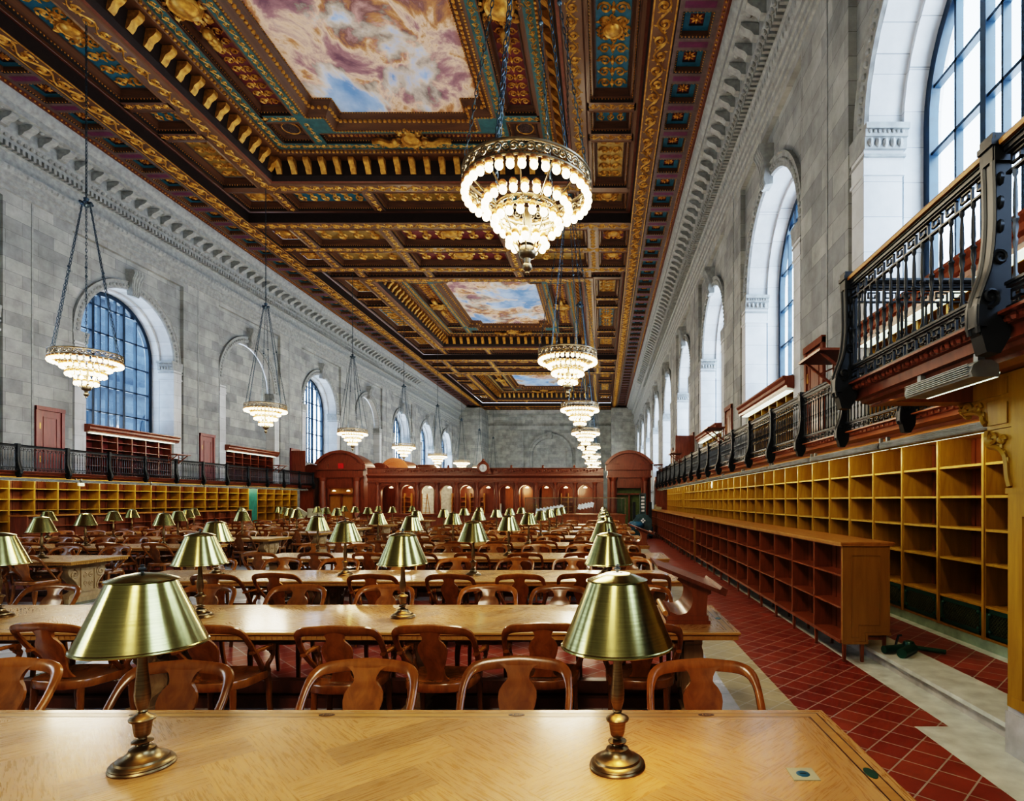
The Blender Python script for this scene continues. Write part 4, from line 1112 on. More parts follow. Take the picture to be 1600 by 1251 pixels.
while x<hw-.3:
    if abs(x+cx-PX(757,Y))>.5:
        mb.sweep([(p[0],-.07,p[1]) for p in spiral(x,3.79,.10,.02,1.4,0,1 if k%2 else -1,14)],(0,1,0),.03,.03,5); 
        mb.sphere((x+.22,-.08,3.80+.05*(k%2)),.07,6,4)
        if k%5==0: mb.lathe([(0,0),(.09,.02),(.06,.1),(.08,.16),(0,.22)],(x,-.05,3.98),8)
    x+=.42; k+=1
mb.build('carved_cresting',W,t)
ARCX=[PX(605.5+30.85*k,Y)-cx for k in range(11)]
pitch=ARCX[1]-ARCX[0]; ra=.47; zs=2.38
mb=MB()
for ax in ARCX:
    L,R=ax-pitch/2,ax+pitch/2; n=14
    pts=[(ax-ra*math.cos(PI*i/n),zs+ra*math.sin(PI*i/n)) for i in range(n+1)]
    for a,b in zip(pts[:-1],pts[1:]): mb.add([(a[0],.05,a[1]),(b[0],.05,b[1]),(b[0],.05,3.02),(a[0],.05,3.02),(a[0],.35,a[1]),(b[0],.35,b[1])],[(0,1,2,3),(0,1,5,4)])
    mb.box(L,.05,.9,ax-ra,.35,zs); mb.box(ax+ra,.05,.9,R,.35,zs)
    for q in ((L,ax-ra),(ax+ra,R)): mb.add([(q[0],.05,zs),(q[1],.05,zs),(q[1],.05,3.02),(q[0],.05,3.02)],[(0,1,2,3)])
    mb.sweep([(ax-(ra+.05)*math.cos(PI*i/n),.03,zs+(ra+.05)*math.sin(PI*i/n)) for i in range(n+1)],(0,1,0),.035,.03,6)
mb.box(-hw,.05,.9,ARCX[0]-pitch/2,.35,3.02); mb.box(ARCX[-1]+pitch/2,.05,.9,hw,.35,3.02)
mb.box(-hw+.15,.02,1.2,ARCX[0]-pitch/2-.15,.06,2.3); mb.box(ARCX[-1]+pitch/2+.12,.02,1.2,hw-.12,.06,2.3)
mb.build('arcade',W,t,30)
for k in range(12):
    mb=MB(); mb.lathe([(.17,.9),(.17,.98),(.14,1.02),(.135,1.6),(.115,2.85),(.14,2.88),(.14,2.92),(.18,2.98),(.18,3.02)],(ARCX[0]-pitch/2+pitch*k,-.02,0),14); mb.build('column',W,t)
mb=MB(); mb.box(-hw,-.55,.86,hw,.4,.94); mb.box(-hw,-.45,0,hw,.0,.86)
n=int(2*hw/1.3)
for k in range(n): x=-hw+2*hw*k/n; mb.box(x+.1,-.47,.12,x+2*hw/n-.1,-.45,.76); 
mb.build('counter',W,t)
mb=MB(); mb.box(-hw,3.6,0,hw,3.7,3.0,0)
for k,ax in enumerate(ARCX):
    if k in (0,3,4,9): 
        for z in (1.0,1.35,1.7,2.05): mb.box(ax-.5,3.2,z,ax+.5,3.6,z+.03,1)
        for xx in (-.5,0,.5): mb.box(ax+xx-.02,3.2,.9,ax+xx+.02,3.6,2.35,1)
    if k in (1,2): mb.box(ax-.1,3.4,.0,ax+.75,3.55,2.9,2)
    if k in (5,): mb.box(ax-.1,3.4,.9,ax+.4,3.55,1.6,2)
    if k in (6,7,8): mb.box(ax-.55,3.0,.0,ax+.55,3.2,2.9,3)
mb.build('inner_booth',[W,M['oak'],M['cur'],M['oak_case']],t)
DOME=MB(); DOME.lathe([(0,.10),(.05,.09),(.12,.04),(.15,0),(0,-.02)],n=12); DOMEM=DOME.mesh('dome_lamp',M['glow'],40)
ROD=MB(); ROD.lathe([(.008,.1),(.008,.55)],n=6); RODM=ROD.mesh('lamp_rod',M['bronze'])
for k,ax in enumerate(ARCX):
    d=thing('pendant_lamp',f'small glowing dome lamp in the {ORD[k]} arch of the delivery screen from the left','lamp',(cx+ax,Y+.7,2.68),0,'dome lamps inside the delivery screen'); obj('dome',DOMEM,d); obj('rod',RODM,d)
for k in range(4):
    l=bpy.data.lights.new('booth_light','POINT'); l.energy=130; l.color=(1,.8,.5); l.shadow_soft_size=.4; o=bpy.data.objects.new('booth_light',l); COL.objects.link(o); o.location=(cx-hw+2+4*k,Y+2.0,2.6)
# clock
c=thing('clock','round white-faced clock in a carved frame above the delivery screen','clock',(PX(757,Y),Y-.40,PZ(731.5,Y)))
RX=Matrix.Rotation(PI/2,4,'X')
mb=MB(); mb.M=RX; mb.lathe([(.0,-.02),(.30,-.02),(.42,0),(.42,.06),(.36,.10),(.27,.10),(.25,.04)],n=24); mb.M=None
mb.prism([(-.55,-.38),(.55,-.38),(.45,-.1),(.30,.25),(.10,.48),(-.10,.48),(-.30,.25),(-.45,-.1)],lambda p,q,u:(p,u,q),.0,.12); mb.sphere((0,0.02,.52),.1,8,6); mb.build('frame',W,c)
mb=MB(); mb.M=RX; mb.lathe([(.0,.05),(.26,.05)],n=24); mb.build('dial',M['white'],c)
mb=MB(); mb.box(-.012,-.065,-.02,.012,-.055,.18); mb.box(-.015,-.066,-.13,.01,-.056,.02); mb.build('hands',M['black'],c)
# roofs of the booths behind
for nm,xa,xb,yy,z0,h,d,lab in (('booth_canopy',573,612,42.5,3.6,1.25,2.5,'brown curved booth roof just right of the left pavilion'),('booth_canopy',597,637,45.5,3.7,1.75,3.0,'pale brown barrel roof with round end behind the screen')):
    a,b=PX(xa,yy),PX(xb,yy); mb=MB(); arc=seg_arch((a+b)/2,(b-a)/2,z0,h-.35,16)
    mb.prism([(a,0)]+arc+[(b,0)],lambda p,q,u:(p,u,q),yy,yy+d); arc2=seg_arch((a+b)/2,(b-a)/2+.1,z0+.05,h-.3,16)
    mb.prism(arc2+seg_arch((a+b)/2,(b-a)/2-.15,z0-.05,h-.5,16)[::-1],lambda p,q,u:(p,u,q),yy-.1,yy)
    o=mb.build(nm,W if xa==573 else M['fascia'],None,30); tag(o,lab,'roof')
a,b,yy=PX(634,49),PX(688,49),49
mb=MB(); z0,z1=4.3,PZ(724.5,49)
mb.add([(a,yy,z0),(b,yy,z0),(b,yy+3,z0),(a,yy+3,z0),(a+.8,yy+1,z1),(b-.8,yy+1,z1),(b-.8,yy+2,z1),(a+.8,yy+2,z1)],[(0,1,5,4),(1,2,6,5),(2,3,7,6),(3,0,4,7),(4,5,6,7)]); mb.box(a,yy,0,b,yy+3,z0)
o=mb.build('booth_canopy',M['oak_case'],None,0); tag(o,'flat-topped hipped booth roof behind the screen, left of the clock','roof')
# left return of the pavilion against the gallery
mb=MB(); a,b=mx(4.5,-1),PX(496,Y)-.26; mb.box(a,Y,0,b,Y+1.2,3.4); mb.prism(seg_arch(PX(485,Y),.75,3.5,.75)+[(PX(485,Y)+.75,3.3),(PX(485,Y)-.75,3.3)],lambda p,q,u:(p,u,q),Y+.1,Y+1.2)
o=mb.build('return_screen',W); tag(o,'plain mahogany return wall closing the left end of the screen','screen')
mb=MB(); a,b=PX(1018,Y)+.26,4.5; mb.box(a,Y,0,b,Y+1.2,3.4)
for k in range(3): mb.box(a+.1+.35*k,Y-.04,.3,a+.28+.35*k,Y,2.4)
o=mb.build('return_screen',W); tag(o,'panelled mahogany return wall closing the right end of the screen','screen')
# step ladder inside an arch
lx,ly=PX(664,40.5),40.4
t=thing('step_ladder','wooden step ladder standing open inside the third arch from the left','ladder',(lx,ly,0))
for x,dx in ((-.25,.0),(.25,.0)):
    mb=MB(); mb.sweep([(x*1.3+.25,-.2,0),(x*.7,.0,2.3)],(0,1,0),.03,.02,4); mb.build('rail',M['oak'],t); mb=MB(); mb.sweep([(x*1.3-.5,.5,0),(x*.7,.05,2.3)],(0,1,0),.03,.02,4); mb.build('rail',M['oak'],t)
for k in range(6):
    z=.3+.33*k; mb=MB(); c0=.25*(1-z/2.3); mb.box(c0-.3+.05*z,-.25+.08*z,z,c0+.3-.05*z,-.10+.08*z,z+.025); mb.build('tread',M['oak'],t)

# ---------- glazed enclosure at the end of the right bank
gy=30.4; ga,gb=PX(820,gy),PX(977,gy)
t=thing('glazed_desk','oak desk enclosure topped by a framed glass screen at the end of the tables','desk',((ga+gb)/2,gy,0)); w=(gb-ga)/2
mb=MB(); mb.box(-w,0,0,w,.35,1.02); mb.box(-w-.05,-.06,1.02,w+.05,.5,1.09); mb.box(w-.3,.3,0,w,5,1.02); mb.box(-w,.3,0,-w+.3,5,1.02)
for k in range(6): mb.box(-w+.1+k*w/3,-.02,.12,-w-.1+(k+1)*w/3,.0,.9)
mb.build('desk_front',M['oak_case'],t)
mb=MB()
for k in range(3): x=-w+k*w; mb.box(x-.02,.1,1.09,x+.02,.14,1.98)
mb.box(-w,.1,1.94,w,.14,1.98); mb.box(-w,.1,1.94,-w+.04,5,1.98); mb.box(w-.04,.1,1.94,w,5,1.98); mb.box(-w,4.9,1.09,-w+.04,4.94,1.98); mb.box(w-.04,4.9,1.09,w,4.94,1.98)
mb.build('screen_frame',M['bronze'],t)
for k in range(2):
    mb=MB(); mb.box(-w+k*w+.02,.115,1.09,-w+(k+1)*w-.02,.125,1.94); mb.build('pane',M['glass'],t)
for sg in (-1,1):
    mb=MB(); mb.box(sg*(w-.02)-.004,.14,1.09,sg*(w-.02)+.004,4.9,1.94); mb.build('pane',M['glass'],t)
LEAF=MB(); LEAF.box(-.11,-.012,0,.11,.012,.30); LEAFM=LEAF.mesh('leaning_folder',M['paper'])
for k in range(13):
    o=obj('white_folder',LEAFM,None,((ga+gb)/2-w+.5+.17*k+(.9 if k>7 else 0),gy+1.2+.2*k,1.08+.03*k)); o.rotation_euler=(-.25,.35,.3); tag(o,f'white folder leaning in a rack behind the glass screen, {ORD[k]} from the left','folder','white folders behind the glass screen')
mb=MB(); mb.box(-w+.3,.9,.9,w-.3,4.2,1.06); mb.build('rack',M['oak_case'],t)
# ---------- platform lift machine
t=thing('lift_machine','dark slate-blue mobile lift machine with a mast parked in the right aisle','lift',(1.95,27.6,0))
mb=MB(); mb.prism([(-.24,1.18),(.12,1.18),(.42,.92),(.42,.50),(.22,.25),(-.22,.25),(-.42,.50),(-.42,.92)],lambda p,q,u:(p,u,q),-.12,.0); mb.prism([(-.2,1.05),(.1,1.05),(.3,.88),(.3,.55),(-.3,.55),(-.3,.88)],lambda p,q,u:(p,u,q),-.15,-.12); mb.build('shield',M['lift'],t)
mb=MB(); mb.lathe([(.0,0),(.075,0),(.075,.03)],n=12); 
for x,z in ((0,.9),(-.06,.86),(.06,.86),(0,.82)): mb.sphere((x,-.17,z),.05,8,6)
mb=MB()
for x,z in ((0,.93),(-.07,.86),(.07,.86),(0,.79)): mb.sphere((x,-.155,z),.045,8,6)
mb.build('white_emblem',M['paper'],t)
mb=MB(); mb.box(-.15,.02,.3,-.11,.22,2.15); mb.box(.11,.02,.3,.15,.22,2.15); mb.box(-.15,.02,2.11,.15,.22,2.16); mb.box(-.11,.12,.3,.11,.2,2.1); mb.build('mast',M['lift'],t)
mb=MB()
for k in range(5): mb.box(-.08,.09,1.28+.16*k,.08,.12,1.38+.16*k)
mb.build('mast_labels',M['paper'],t)
mb=MB(); mb.box(-.5,.1,.12,.5,1.3,.55); mb.box(-.4,.3,.55,.4,1.2,1.1); mb.build('chassis',M['liftb'],t)
mb=MB(); mb.sphere((-.28,-.22,.62),.34,14,10,sz=.62); mb.sphere((-.5,-.15,.72),.2,12,8,sz=.6); mb.build('blue_wrap',M['liftb'],t)
for x in (-.42,.42):
    for y in (.25,1.15):
        mb=MB(); mb.M=Matrix.Translation((x,y,.15))@Matrix.Rotation(PI/2,4,'Y'); mb.lathe([(0,-.06),(.13,-.06),(.15,-.03),(.15,.03),(.13,.06),(0,.06)],n=16); mb.build('wheel',M['black'],t)
for x in (-.42,.36):
    mb=MB(); mb.box(x-.07,.05,.9,x+.07,.18,1.75); mb.build('hydraulic_ram',M['iron'],t)
# ---------- cartons on the left tables
for k,(x,y,rz,rx,sz,lab) in enumerate(((-15.50,31.0,.3,.0,(.72,.45,.62),'large pale cardboard carton standing upright on the far left tables'),(-16.28,30.2,.35,.6,(.6,.42,.45),'tilted grey-green cardboard carton leaning in front of the taller carton'))):
    t=thing('cardboard_carton',lab,'carton',(x,31.48+.1-.9*k,TZ),rz)
    yy=TYL[10]
    t.location=(x,yy+.2-.35*k,TZ+(.17 if k else 0.004))
    t.rotation_euler=(0,rx,rz)
    mb=MB(); mb.box(-sz[0]/2,-sz[1]/2,0,sz[0]/2,sz[1]/2,sz[2]); mb.build('box',M['card'],t)
    mb=MB(); mb.box(-sz[0]/2-.002,-.04,-.001,sz[0]/2+.002,.04,sz[2]+.003); mb.build('tape',M['paper'],t)
# ---------- courtyard facade outside the left windows
t=thing('courtyard_building','pale blue-grey stone building with arched openings seen through the left windows','building',(-32.5,25,0))
mb=MB(); mb.box(-1,-22,-2,0,30,21); mb.box(0,-22,9.2,.35,30,9.7); mb.box(0,-22,14.9,.6,30,15.5); mb.build('facade',M['facade'],t,0)
for k in range(7):
    mb=MB(); y=-18+7*k; n=12
    pts=[(y-1.5,2.5)]+[(y-1.5*math.cos(PI*i/n),6.8+1.5*math.sin(PI*i/n)) for i in range(n+1)]+[(y+1.5,2.5)]
    mb.prism(pts,lambda p,q,u:(u,p,q),0.02,.06); w_=mb.build('window',M['winfr'],t,0)
    mb=MB(); mb.box(.06,y-.05,2.5,.1,y+.05,8.2); mb.box(.06,y-1.5,5.0,.1,y+1.5,5.1); mb.build('glazing_bar',M['facade'],w_,0)
# ================================================================== CHANDELIERS
def chandelier_meshes():
    D={}
    mb=MB(); R=.81
    for r,z in ((R,0.0),(R,.17)): mb.sweep([(r*math.cos(2*PI*k/48),r*math.sin(2*PI*k/48),z) for k in range(48)],(0,0,1),.022,.022,6,closed=True)
    n=26
    for k in range(n):
        a0=2*PI*k/n
        for hand,off in ((1,.25),(-1,.75)):
            P=[((R+.01)*math.cos(a0+(p[0])/R),(R+.01)*math.sin(a0+p[0]/R),.085+p[1]) for p in spiral(off*2*PI*R/n,0,.062,.012,1.5,0,hand,14)]
            mb.sweep(P,(0,0,1),.010,.012,5)
    for k in range(12):
        a=2*PI*k/12; mb.sweep([(R*math.cos(a),R*math.sin(a),.02),(.41*math.cos(a),.41*math.sin(a),-.28)],(0,0,1),.012,.012,5)
    D['rim']=mb.mesh('outer_ring',M['bronze'],45)
    mb=MB(); r=.39
    for z in (-.25,-.34): mb.sweep([(r*math.cos(2*PI*k/32),r*math.sin(2*PI*k/32),z) for k in range(32)],(0,0,1),.020,.020,6,closed=True)
    for k in range(16):
        a0=2*PI*k/16
        P=[((r+.01)*math.cos(a0+p[0]/r),(r+.01)*math.sin(a0+p[0]/r),-.295+p[1]) for p in spiral(0,0,.045,.01,1.4,0,1 if k%2 else -1,12)]
        mb.sweep(P,(0,0,1),.009,.010,5)
    for k in range(8):
        a=2*PI*k/8; mb.sweep([(r*math.cos(a),r*math.sin(a),-.34),(.12*math.cos(a),.12*math.sin(a),-.80)],(0,0,1),.010,.010,5)
    mb.lathe([(.05,-.25),(.06,-.42),(.04,-.6),(.09,-.7)],n=12)
    D['inner']=mb.mesh('inner_ring',M['bronze'],45)
    mb=MB(); mb.lathe([(.09,-.74),(.12,-.80),(.10,-.86),(.05,-.885),(.04,-.94),(.06,-.965),(.065,-1.0),(.045,-1.03),(.02,-1.05),(.03,-1.07),(.0,-1.10)],n=18); D['finial']=mb.mesh('finial',M['bronze'],45)
    # chains
    mb=MB(); zt=4.4; nl=44
    for k in range(6):
        a=2*PI*k/6+.2; p0=Vector((R*math.cos(a),R*math.sin(a),.17)); p1=Vector((.10*math.cos(a),.10*math.sin(a),zt)); d=(p1-p0)/nl
        for i in range(nl):
            c=p0+d*(i+.5); u=Vector((-math.sin(a),math.cos(a),0)) if i%2 else Vector((math.cos(a),math.sin(a),0)); L=d.length*.62; dn=d.normalized()
            mb.sweep([c+u*(.020*math.cos(t))+dn*(L*math.sin(t)) for t in [2*PI*j/8 for j in range(8)]],u.cross(dn),.007,.007,4,closed=True)
        c=p0+(p1-p0)*.55; mb.sphere(c,.035,8,6)
    D['chain']=mb.mesh('chains',M['chain'],60)
    mb=MB(); mb.lathe([(.0,4.33),(.06,4.35),(.12,4.41),(.10,4.47),(.05,4.51),(.07,4.59),(.0,4.65)],n=14)
    for k in range(6):
        a=2*PI*k/6; mb.sphere((.13*math.cos(a),.13*math.sin(a),4.45),.045,8,6)
    D['hub']=mb.mesh('chain_hub',M['chain'],45)
    mb=MB(); L=9.6-4.65; nn=46
    for i in range(nn):
        c=Vector((0,0,4.65+L*(i+.5)/nn)); u=Vector((1,0,0)) if i%2 else Vector((0,1,0)); dn=Vector((0,0,1))
        mb.sweep([c+u*(.024*math.cos(t))+dn*(L/nn*.62*math.sin(t)) for t in [2*PI*j/8 for j in range(8)]],u.cross(dn),.009,.009,4,closed=True)
    D['drop']=mb.mesh('drop_chain',M['chain'],60)
    mb=MB(); mb.sphere((0,0,0),.050,14,10,sz=1.12); D['bulb']=mb.mesh('bulb',M['bulb'],60)
    mb=MB(); mb.lathe([(.012,.12),(.03,.115),(.052,.085),(.05,.06),(.03,.045)],n=12); D['sock']=mb.mesh('socket',M['sock'],45)
    return D
CD=chandelier_meshes()
TIERS=[(.79,-.11,36),(.54,-.25,24),(.42,-.45,18),(.24,-.69,11)]
BPOS=[]
for r,z,n in TIERS:
    for k in range(n): a=2*PI*(k+.3)/n; BPOS.append((r*math.cos(a),r*math.sin(a),z))
TM=[]
b=0
for r,z,n in TIERS:
    mb=MB()
    for p in BPOS[b:b+n]: mb.sphere(p,.051,10,7,0,1.12); mb.lathe([(.012,.12),(.03,.115),(.052,.085),(.05,.06),(.03,.045)],p,8,1)
    b+=n; TM.append(mb.mesh('bulb_ring',[M['bulb'],M['sock']],60))
def chandelier(X,Y,label,group,single,drop):
    t=thing('chandelier',label,'chandelier',(X,Y,5.82),0,group)
    for nm,k in (('outer_ring','rim'),('inner_ring','inner'),('finial','finial'),('chain','chain'),('chain_hub','hub')): obj(nm,CD[k],t)
    if drop: obj('drop_chain',CD['drop'],t)
    if single:
        for p in BPOS:
            bb=obj('bulb',CD['bulb'],t,p); obj('socket',CD['sock'],bb)
    else:
        for m in TM: obj('bulb_ring',m,t)
    l=bpy.data.lights.new('chandelier_light','POINT'); l.energy=LCH; l.color=(1,.86,.65); l.shadow_soft_size=.75
    o=bpy.data.objects.new('chandelier_light',l); COL.objects.link(o); o.location=(X,Y,5.5)
pass
CYS=[7.45+8.75*k for k in range(9)]
for x in (-.97,mx(-.97,-1)):
    l=bpy.data.lights.new('chandelier_light','POINT'); l.energy=LCH; l.color=(1,.86,.65); l.shadow_soft_size=.75
    o=bpy.data.objects.new('chandelier_light',l); COL.objects.link(o); o.location=(x,-1.3,5.5)
for k,y in enumerate(CYS):
    chandelier(-.97,y,f'lit tiered globe chandelier of the right row, {"nearest and largest" if k==0 else ORD[k]+" from the viewer"}','chandeliers of the right-hand row',k<2,True)
    if k>0: chandelier(mx(-.97,-1),y+.2,f'lit tiered globe chandelier of the left row, {ORD[k-1]} from the viewer','chandeliers of the left-hand row',k<3,True)

# ================================================================== CEILING
G=MB(); A=MB()           # G gilded relief, A painted / carved surfaces
AM=['cbrown','cgrey','cdark','teal','purple','crimson','ochre','cedge','teal2']
ai={k:i for i,k in enumerate(AM)}
MODC=[17.3,44.2,71.1]
def rectface(x0,y0,x1,y1,z,m): A.poly([(x0,y0,z),(x0,y1,z),(x1,y1,z),(x1,y0,z)],ai[m])
def frame(x0,y0,x1,y1,z0,ins,z1,m):
    """sloping/flat mitred frame from outer rect at z0 to rect inset by ins at z1"""
    ix,iy=(ins if isinstance(ins,tuple) else (ins,ins))
    o=[(x0,y0,z0),(x1,y0,z0),(x1,y1,z0),(x0,y1,z0)]; i=[(x0+ix,y0+iy,z1),(x1-ix,y0+iy,z1),(x1-ix,y1-iy,z1),(x0+ix,y1-iy,z1)]
    for k in range(4):
        k2=(k+1)%4; A.add([o[k],o[k2],i[k2],i[k]],[(0,1,2,3)],ai[m])
def beads_line(a,b,step,r,mb=None,sz=1.0,n=5):
    mb=mb or G; a=Vector(a); b=Vector(b); L=(b-a).length; k=max(1,int(L/step))
    for i in range(k): mb.sphere(a+(b-a)*((i+.5)/k),r,n,3,sz=sz)
def ribbon(pts,z,w,h):
    """raised strap (triangular section) hanging below z"""
    vs=[];fs=[];N=len(pts)
    for i in range(N):
        x,y=pts[i]; x2,y2=pts[min(i+1,N-1)]; x1,y1=pts[max(i-1,0)]
        tx,ty=x2-x1,y2-y1; l=math.hypot(tx,ty) or 1; nx,ny=-ty/l*w,tx/l*w
        vs+=[(x-nx,y-ny,z),(x,y,z-h),(x+nx,y+ny,z)]
    for i in range(N-1):
        for k in (0,1): fs.append((i*3+k,i*3+k+1,(i+1)*3+k+1,(i+1)*3+k))
    G.add(vs,fs)
def leaf(x,y,z,r,a):
    c,s=math.cos(a),math.sin(a)
    P=lambda u,v,h:(x+(u*c-v*s)*r,y+(u*s+v*c)*r,z-h*r)
    G.add([P(-1,0,0),P(0,.5,0),P(1.1,0,0),P(0,-.5,0),P(0,0,.5)],[(0,1,4),(1,2,4),(2,3,4),(3,0,4)])
def scroll_along(x0,y0,x1,y1,z,w,dense=1):
    """running vine between two points, band width w"""
    L=math.hypot(x1-x0,y1-y0)
    if L<.05: return
    ux,uy=(x1-x0)/L,(y1-y0)/L; n=max(1,round(L/(w*1.05))); st=L/n
    T=lambda a,b:(x0+ux*a-uy*b,y0+uy*a+ux*b)
    for i in range(n):
        c=(i+.5)*st; sg=1 if i%2 else -1
        P=spiral(c,sg*w*.06,w*.36,w*.06,1.35,(PI/2)*sg*-1,sg,15)
        ribbon([T(*p) for p in P],z,w*.065,w*.10)
        q=[(c-st*.5+st*t,-sg*w*.30*math.cos(PI*(t-.5))) for t in (0,.25,.5,.75,1)]
        ribbon([T(*p) for p in q],z,w*.05,w*.08)
        cx_,cy_=T(c,sg*w*.06); G.sphere((cx_,cy_,z-.01),w*.10,6,4)
        for k in range(4*dense):
            a=2*PI*k/(4*dense)+.6*i; p=T(c+st*.46*math.cos(a),w*.40*math.sin(a)); leaf(p[0],p[1],z,w*.12,a+math.atan2(uy,ux)+.7)
def arabesque(x0,y0,x1,y1,z):
    """symmetrical foliage filling a panel"""
    w,h=x1-x0,y1-y0; cx,cy=(x0+x1)/2,(y0+y1)/2
    longy=h>=w; L=max(w,h); s=min(w,h)
    n=max(1,round(L/(s*.50))); st=L/n
    for i in range(n):
        for sg in (-1,1):
            a=-L/2+(i+.5)*st
            for r0,off,tn in ((s*.20,.24,1.5),):
                P=spiral(a,sg*s*off,r0,s*.03,tn,PI/2*sg*(1 if i%2 else -1),sg*(1 if i%2 else -1),14)
                pts=[(cx+p[1],cy+p[0]) if longy else (cx+p[0],cy+p[1]) for p in P]
                ribbon(pts,z,s*.03,s*.05)
            p=(a,sg*s*.42); q=(cx+p[1],cy+p[0]) if longy else (cx+p[0],cy+p[1]); leaf(q[0],q[1],z,s*.09,i+sg)
        p=(-L/2+(i+.5)*st,0); q=(cx+p[1],cy+p[0]) if longy else (cx+p[0],cy+p[1]); G.sphere((q[0],q[1],z),s*.08,6,4); leaf(q[0],q[1]+s*.12,z,s*.10,PI/2); leaf(q[0],q[1]-s*.12,z,s*.10,PI/2)
def cartouche(x,y,z,r):
    G.lathe([(0,-.30*r),(.45*r,-.26*r),(.6*r,-.12*r),(.72*r,-.2*r),(.8*r,0)],(x,y,z),14)
    for k in range(8):
        a=2*PI*k/8; P=spiral(x+.95*r*math.cos(a),y+.95*r*math.sin(a),.28*r,.04*r,1.3,a,1 if k%2 else -1,12); ribbon(P,z,.07*r,.12*r)
def rosette(x,y,z,r):
    G.sphere((x,y,z-.01),r*.3,6,4)
    for k in range(8): a=2*PI*k/8; leaf(x+.6*r*math.cos(a),y+.6*r*math.sin(a),z,r*.42,a)
    
def coffer(x0,y0,x1,y1,z,floor_m,fill='arab',depth=.34,lod=0):
    """sunk panel with stepped mouldings"""
    w=min(x1-x0,y1-y0); k=min(1,w/1.4)
    A_=.06*k
    frame(x0,y0,x1,y1,z,A_,z-.03,'cbrown'); x0+=A_;y0+=A_;x1-=A_;y1-=A_
    frame(x0,y0,x1,y1,z-.03,.02,z+.10,'cdark'); x0+=.02;y0+=.02;x1-=.02;y1-=.02
    frame(x0,y0,x1,y1,z+.10,.08*k,z+.10,'cbrown')
    if lod<2:
        for (a,b) in (((x0,y0),(x1,y0)),((x0,y1),(x1,y1)),((x0,y0),(x0,y1)),((x1,y0),(x1,y1))): beads_line((*a,z+.085),(*b,z+.085),.11 if lod==0 else .2,.028,n=4)
    x0+=.08*k;y0+=.08*k;x1-=.08*k;y1-=.08*k
    frame(x0,y0,x1,y1,z+.10,.07*k,z+depth,'cbrown'); x0+=.07*k;y0+=.07*k;x1-=.07*k;y1-=.07*k
    frame(x0,y0,x1,y1,z+depth,.05*k,z+depth-.02,'cgrey'); x0+=.05*k;y0+=.05*k;x1-=.05*k;y1-=.05*k
    rectface(x0,y0,x1,y1,z+depth-.0,floor_m)
    zz=z+depth-.01
    if fill=='arab': arabesque(x0,y0,x1,y1,zz)
    elif fill=='cart':
        arabesque(x0,y0,x1,y1,zz); cartouche((x0+x1)/2,(y0+y1)/2,zz,min(x1-x0,y1-y0)*.40)
    elif fill=='grille':
        cxx,cyy,r=(x0+x1)/2,(y0+y1)/2,min(x1-x0,y1-y0)*.42
        G.sweep([(cxx+r*math.cos(2*PI*k/20),cyy+r*math.sin(2*PI*k/20),zz-.02) for k in range(20)],(0,0,1),.03,.03,5,closed=True)
        for j in range(-4,5):
            d=r*j/5; h=math.sqrt(r*r-d*d); A.box(cxx+d-.012,cyy-h,zz-.03,cxx+d+.012,cyy+h,zz-.01,ai['cgrey']); A.box(cxx-h,cyy+d-.012,zz-.03,cxx+h,cyy+d+.012,zz-.01,ai['cgrey'])
YA,YB=8.0,Y1
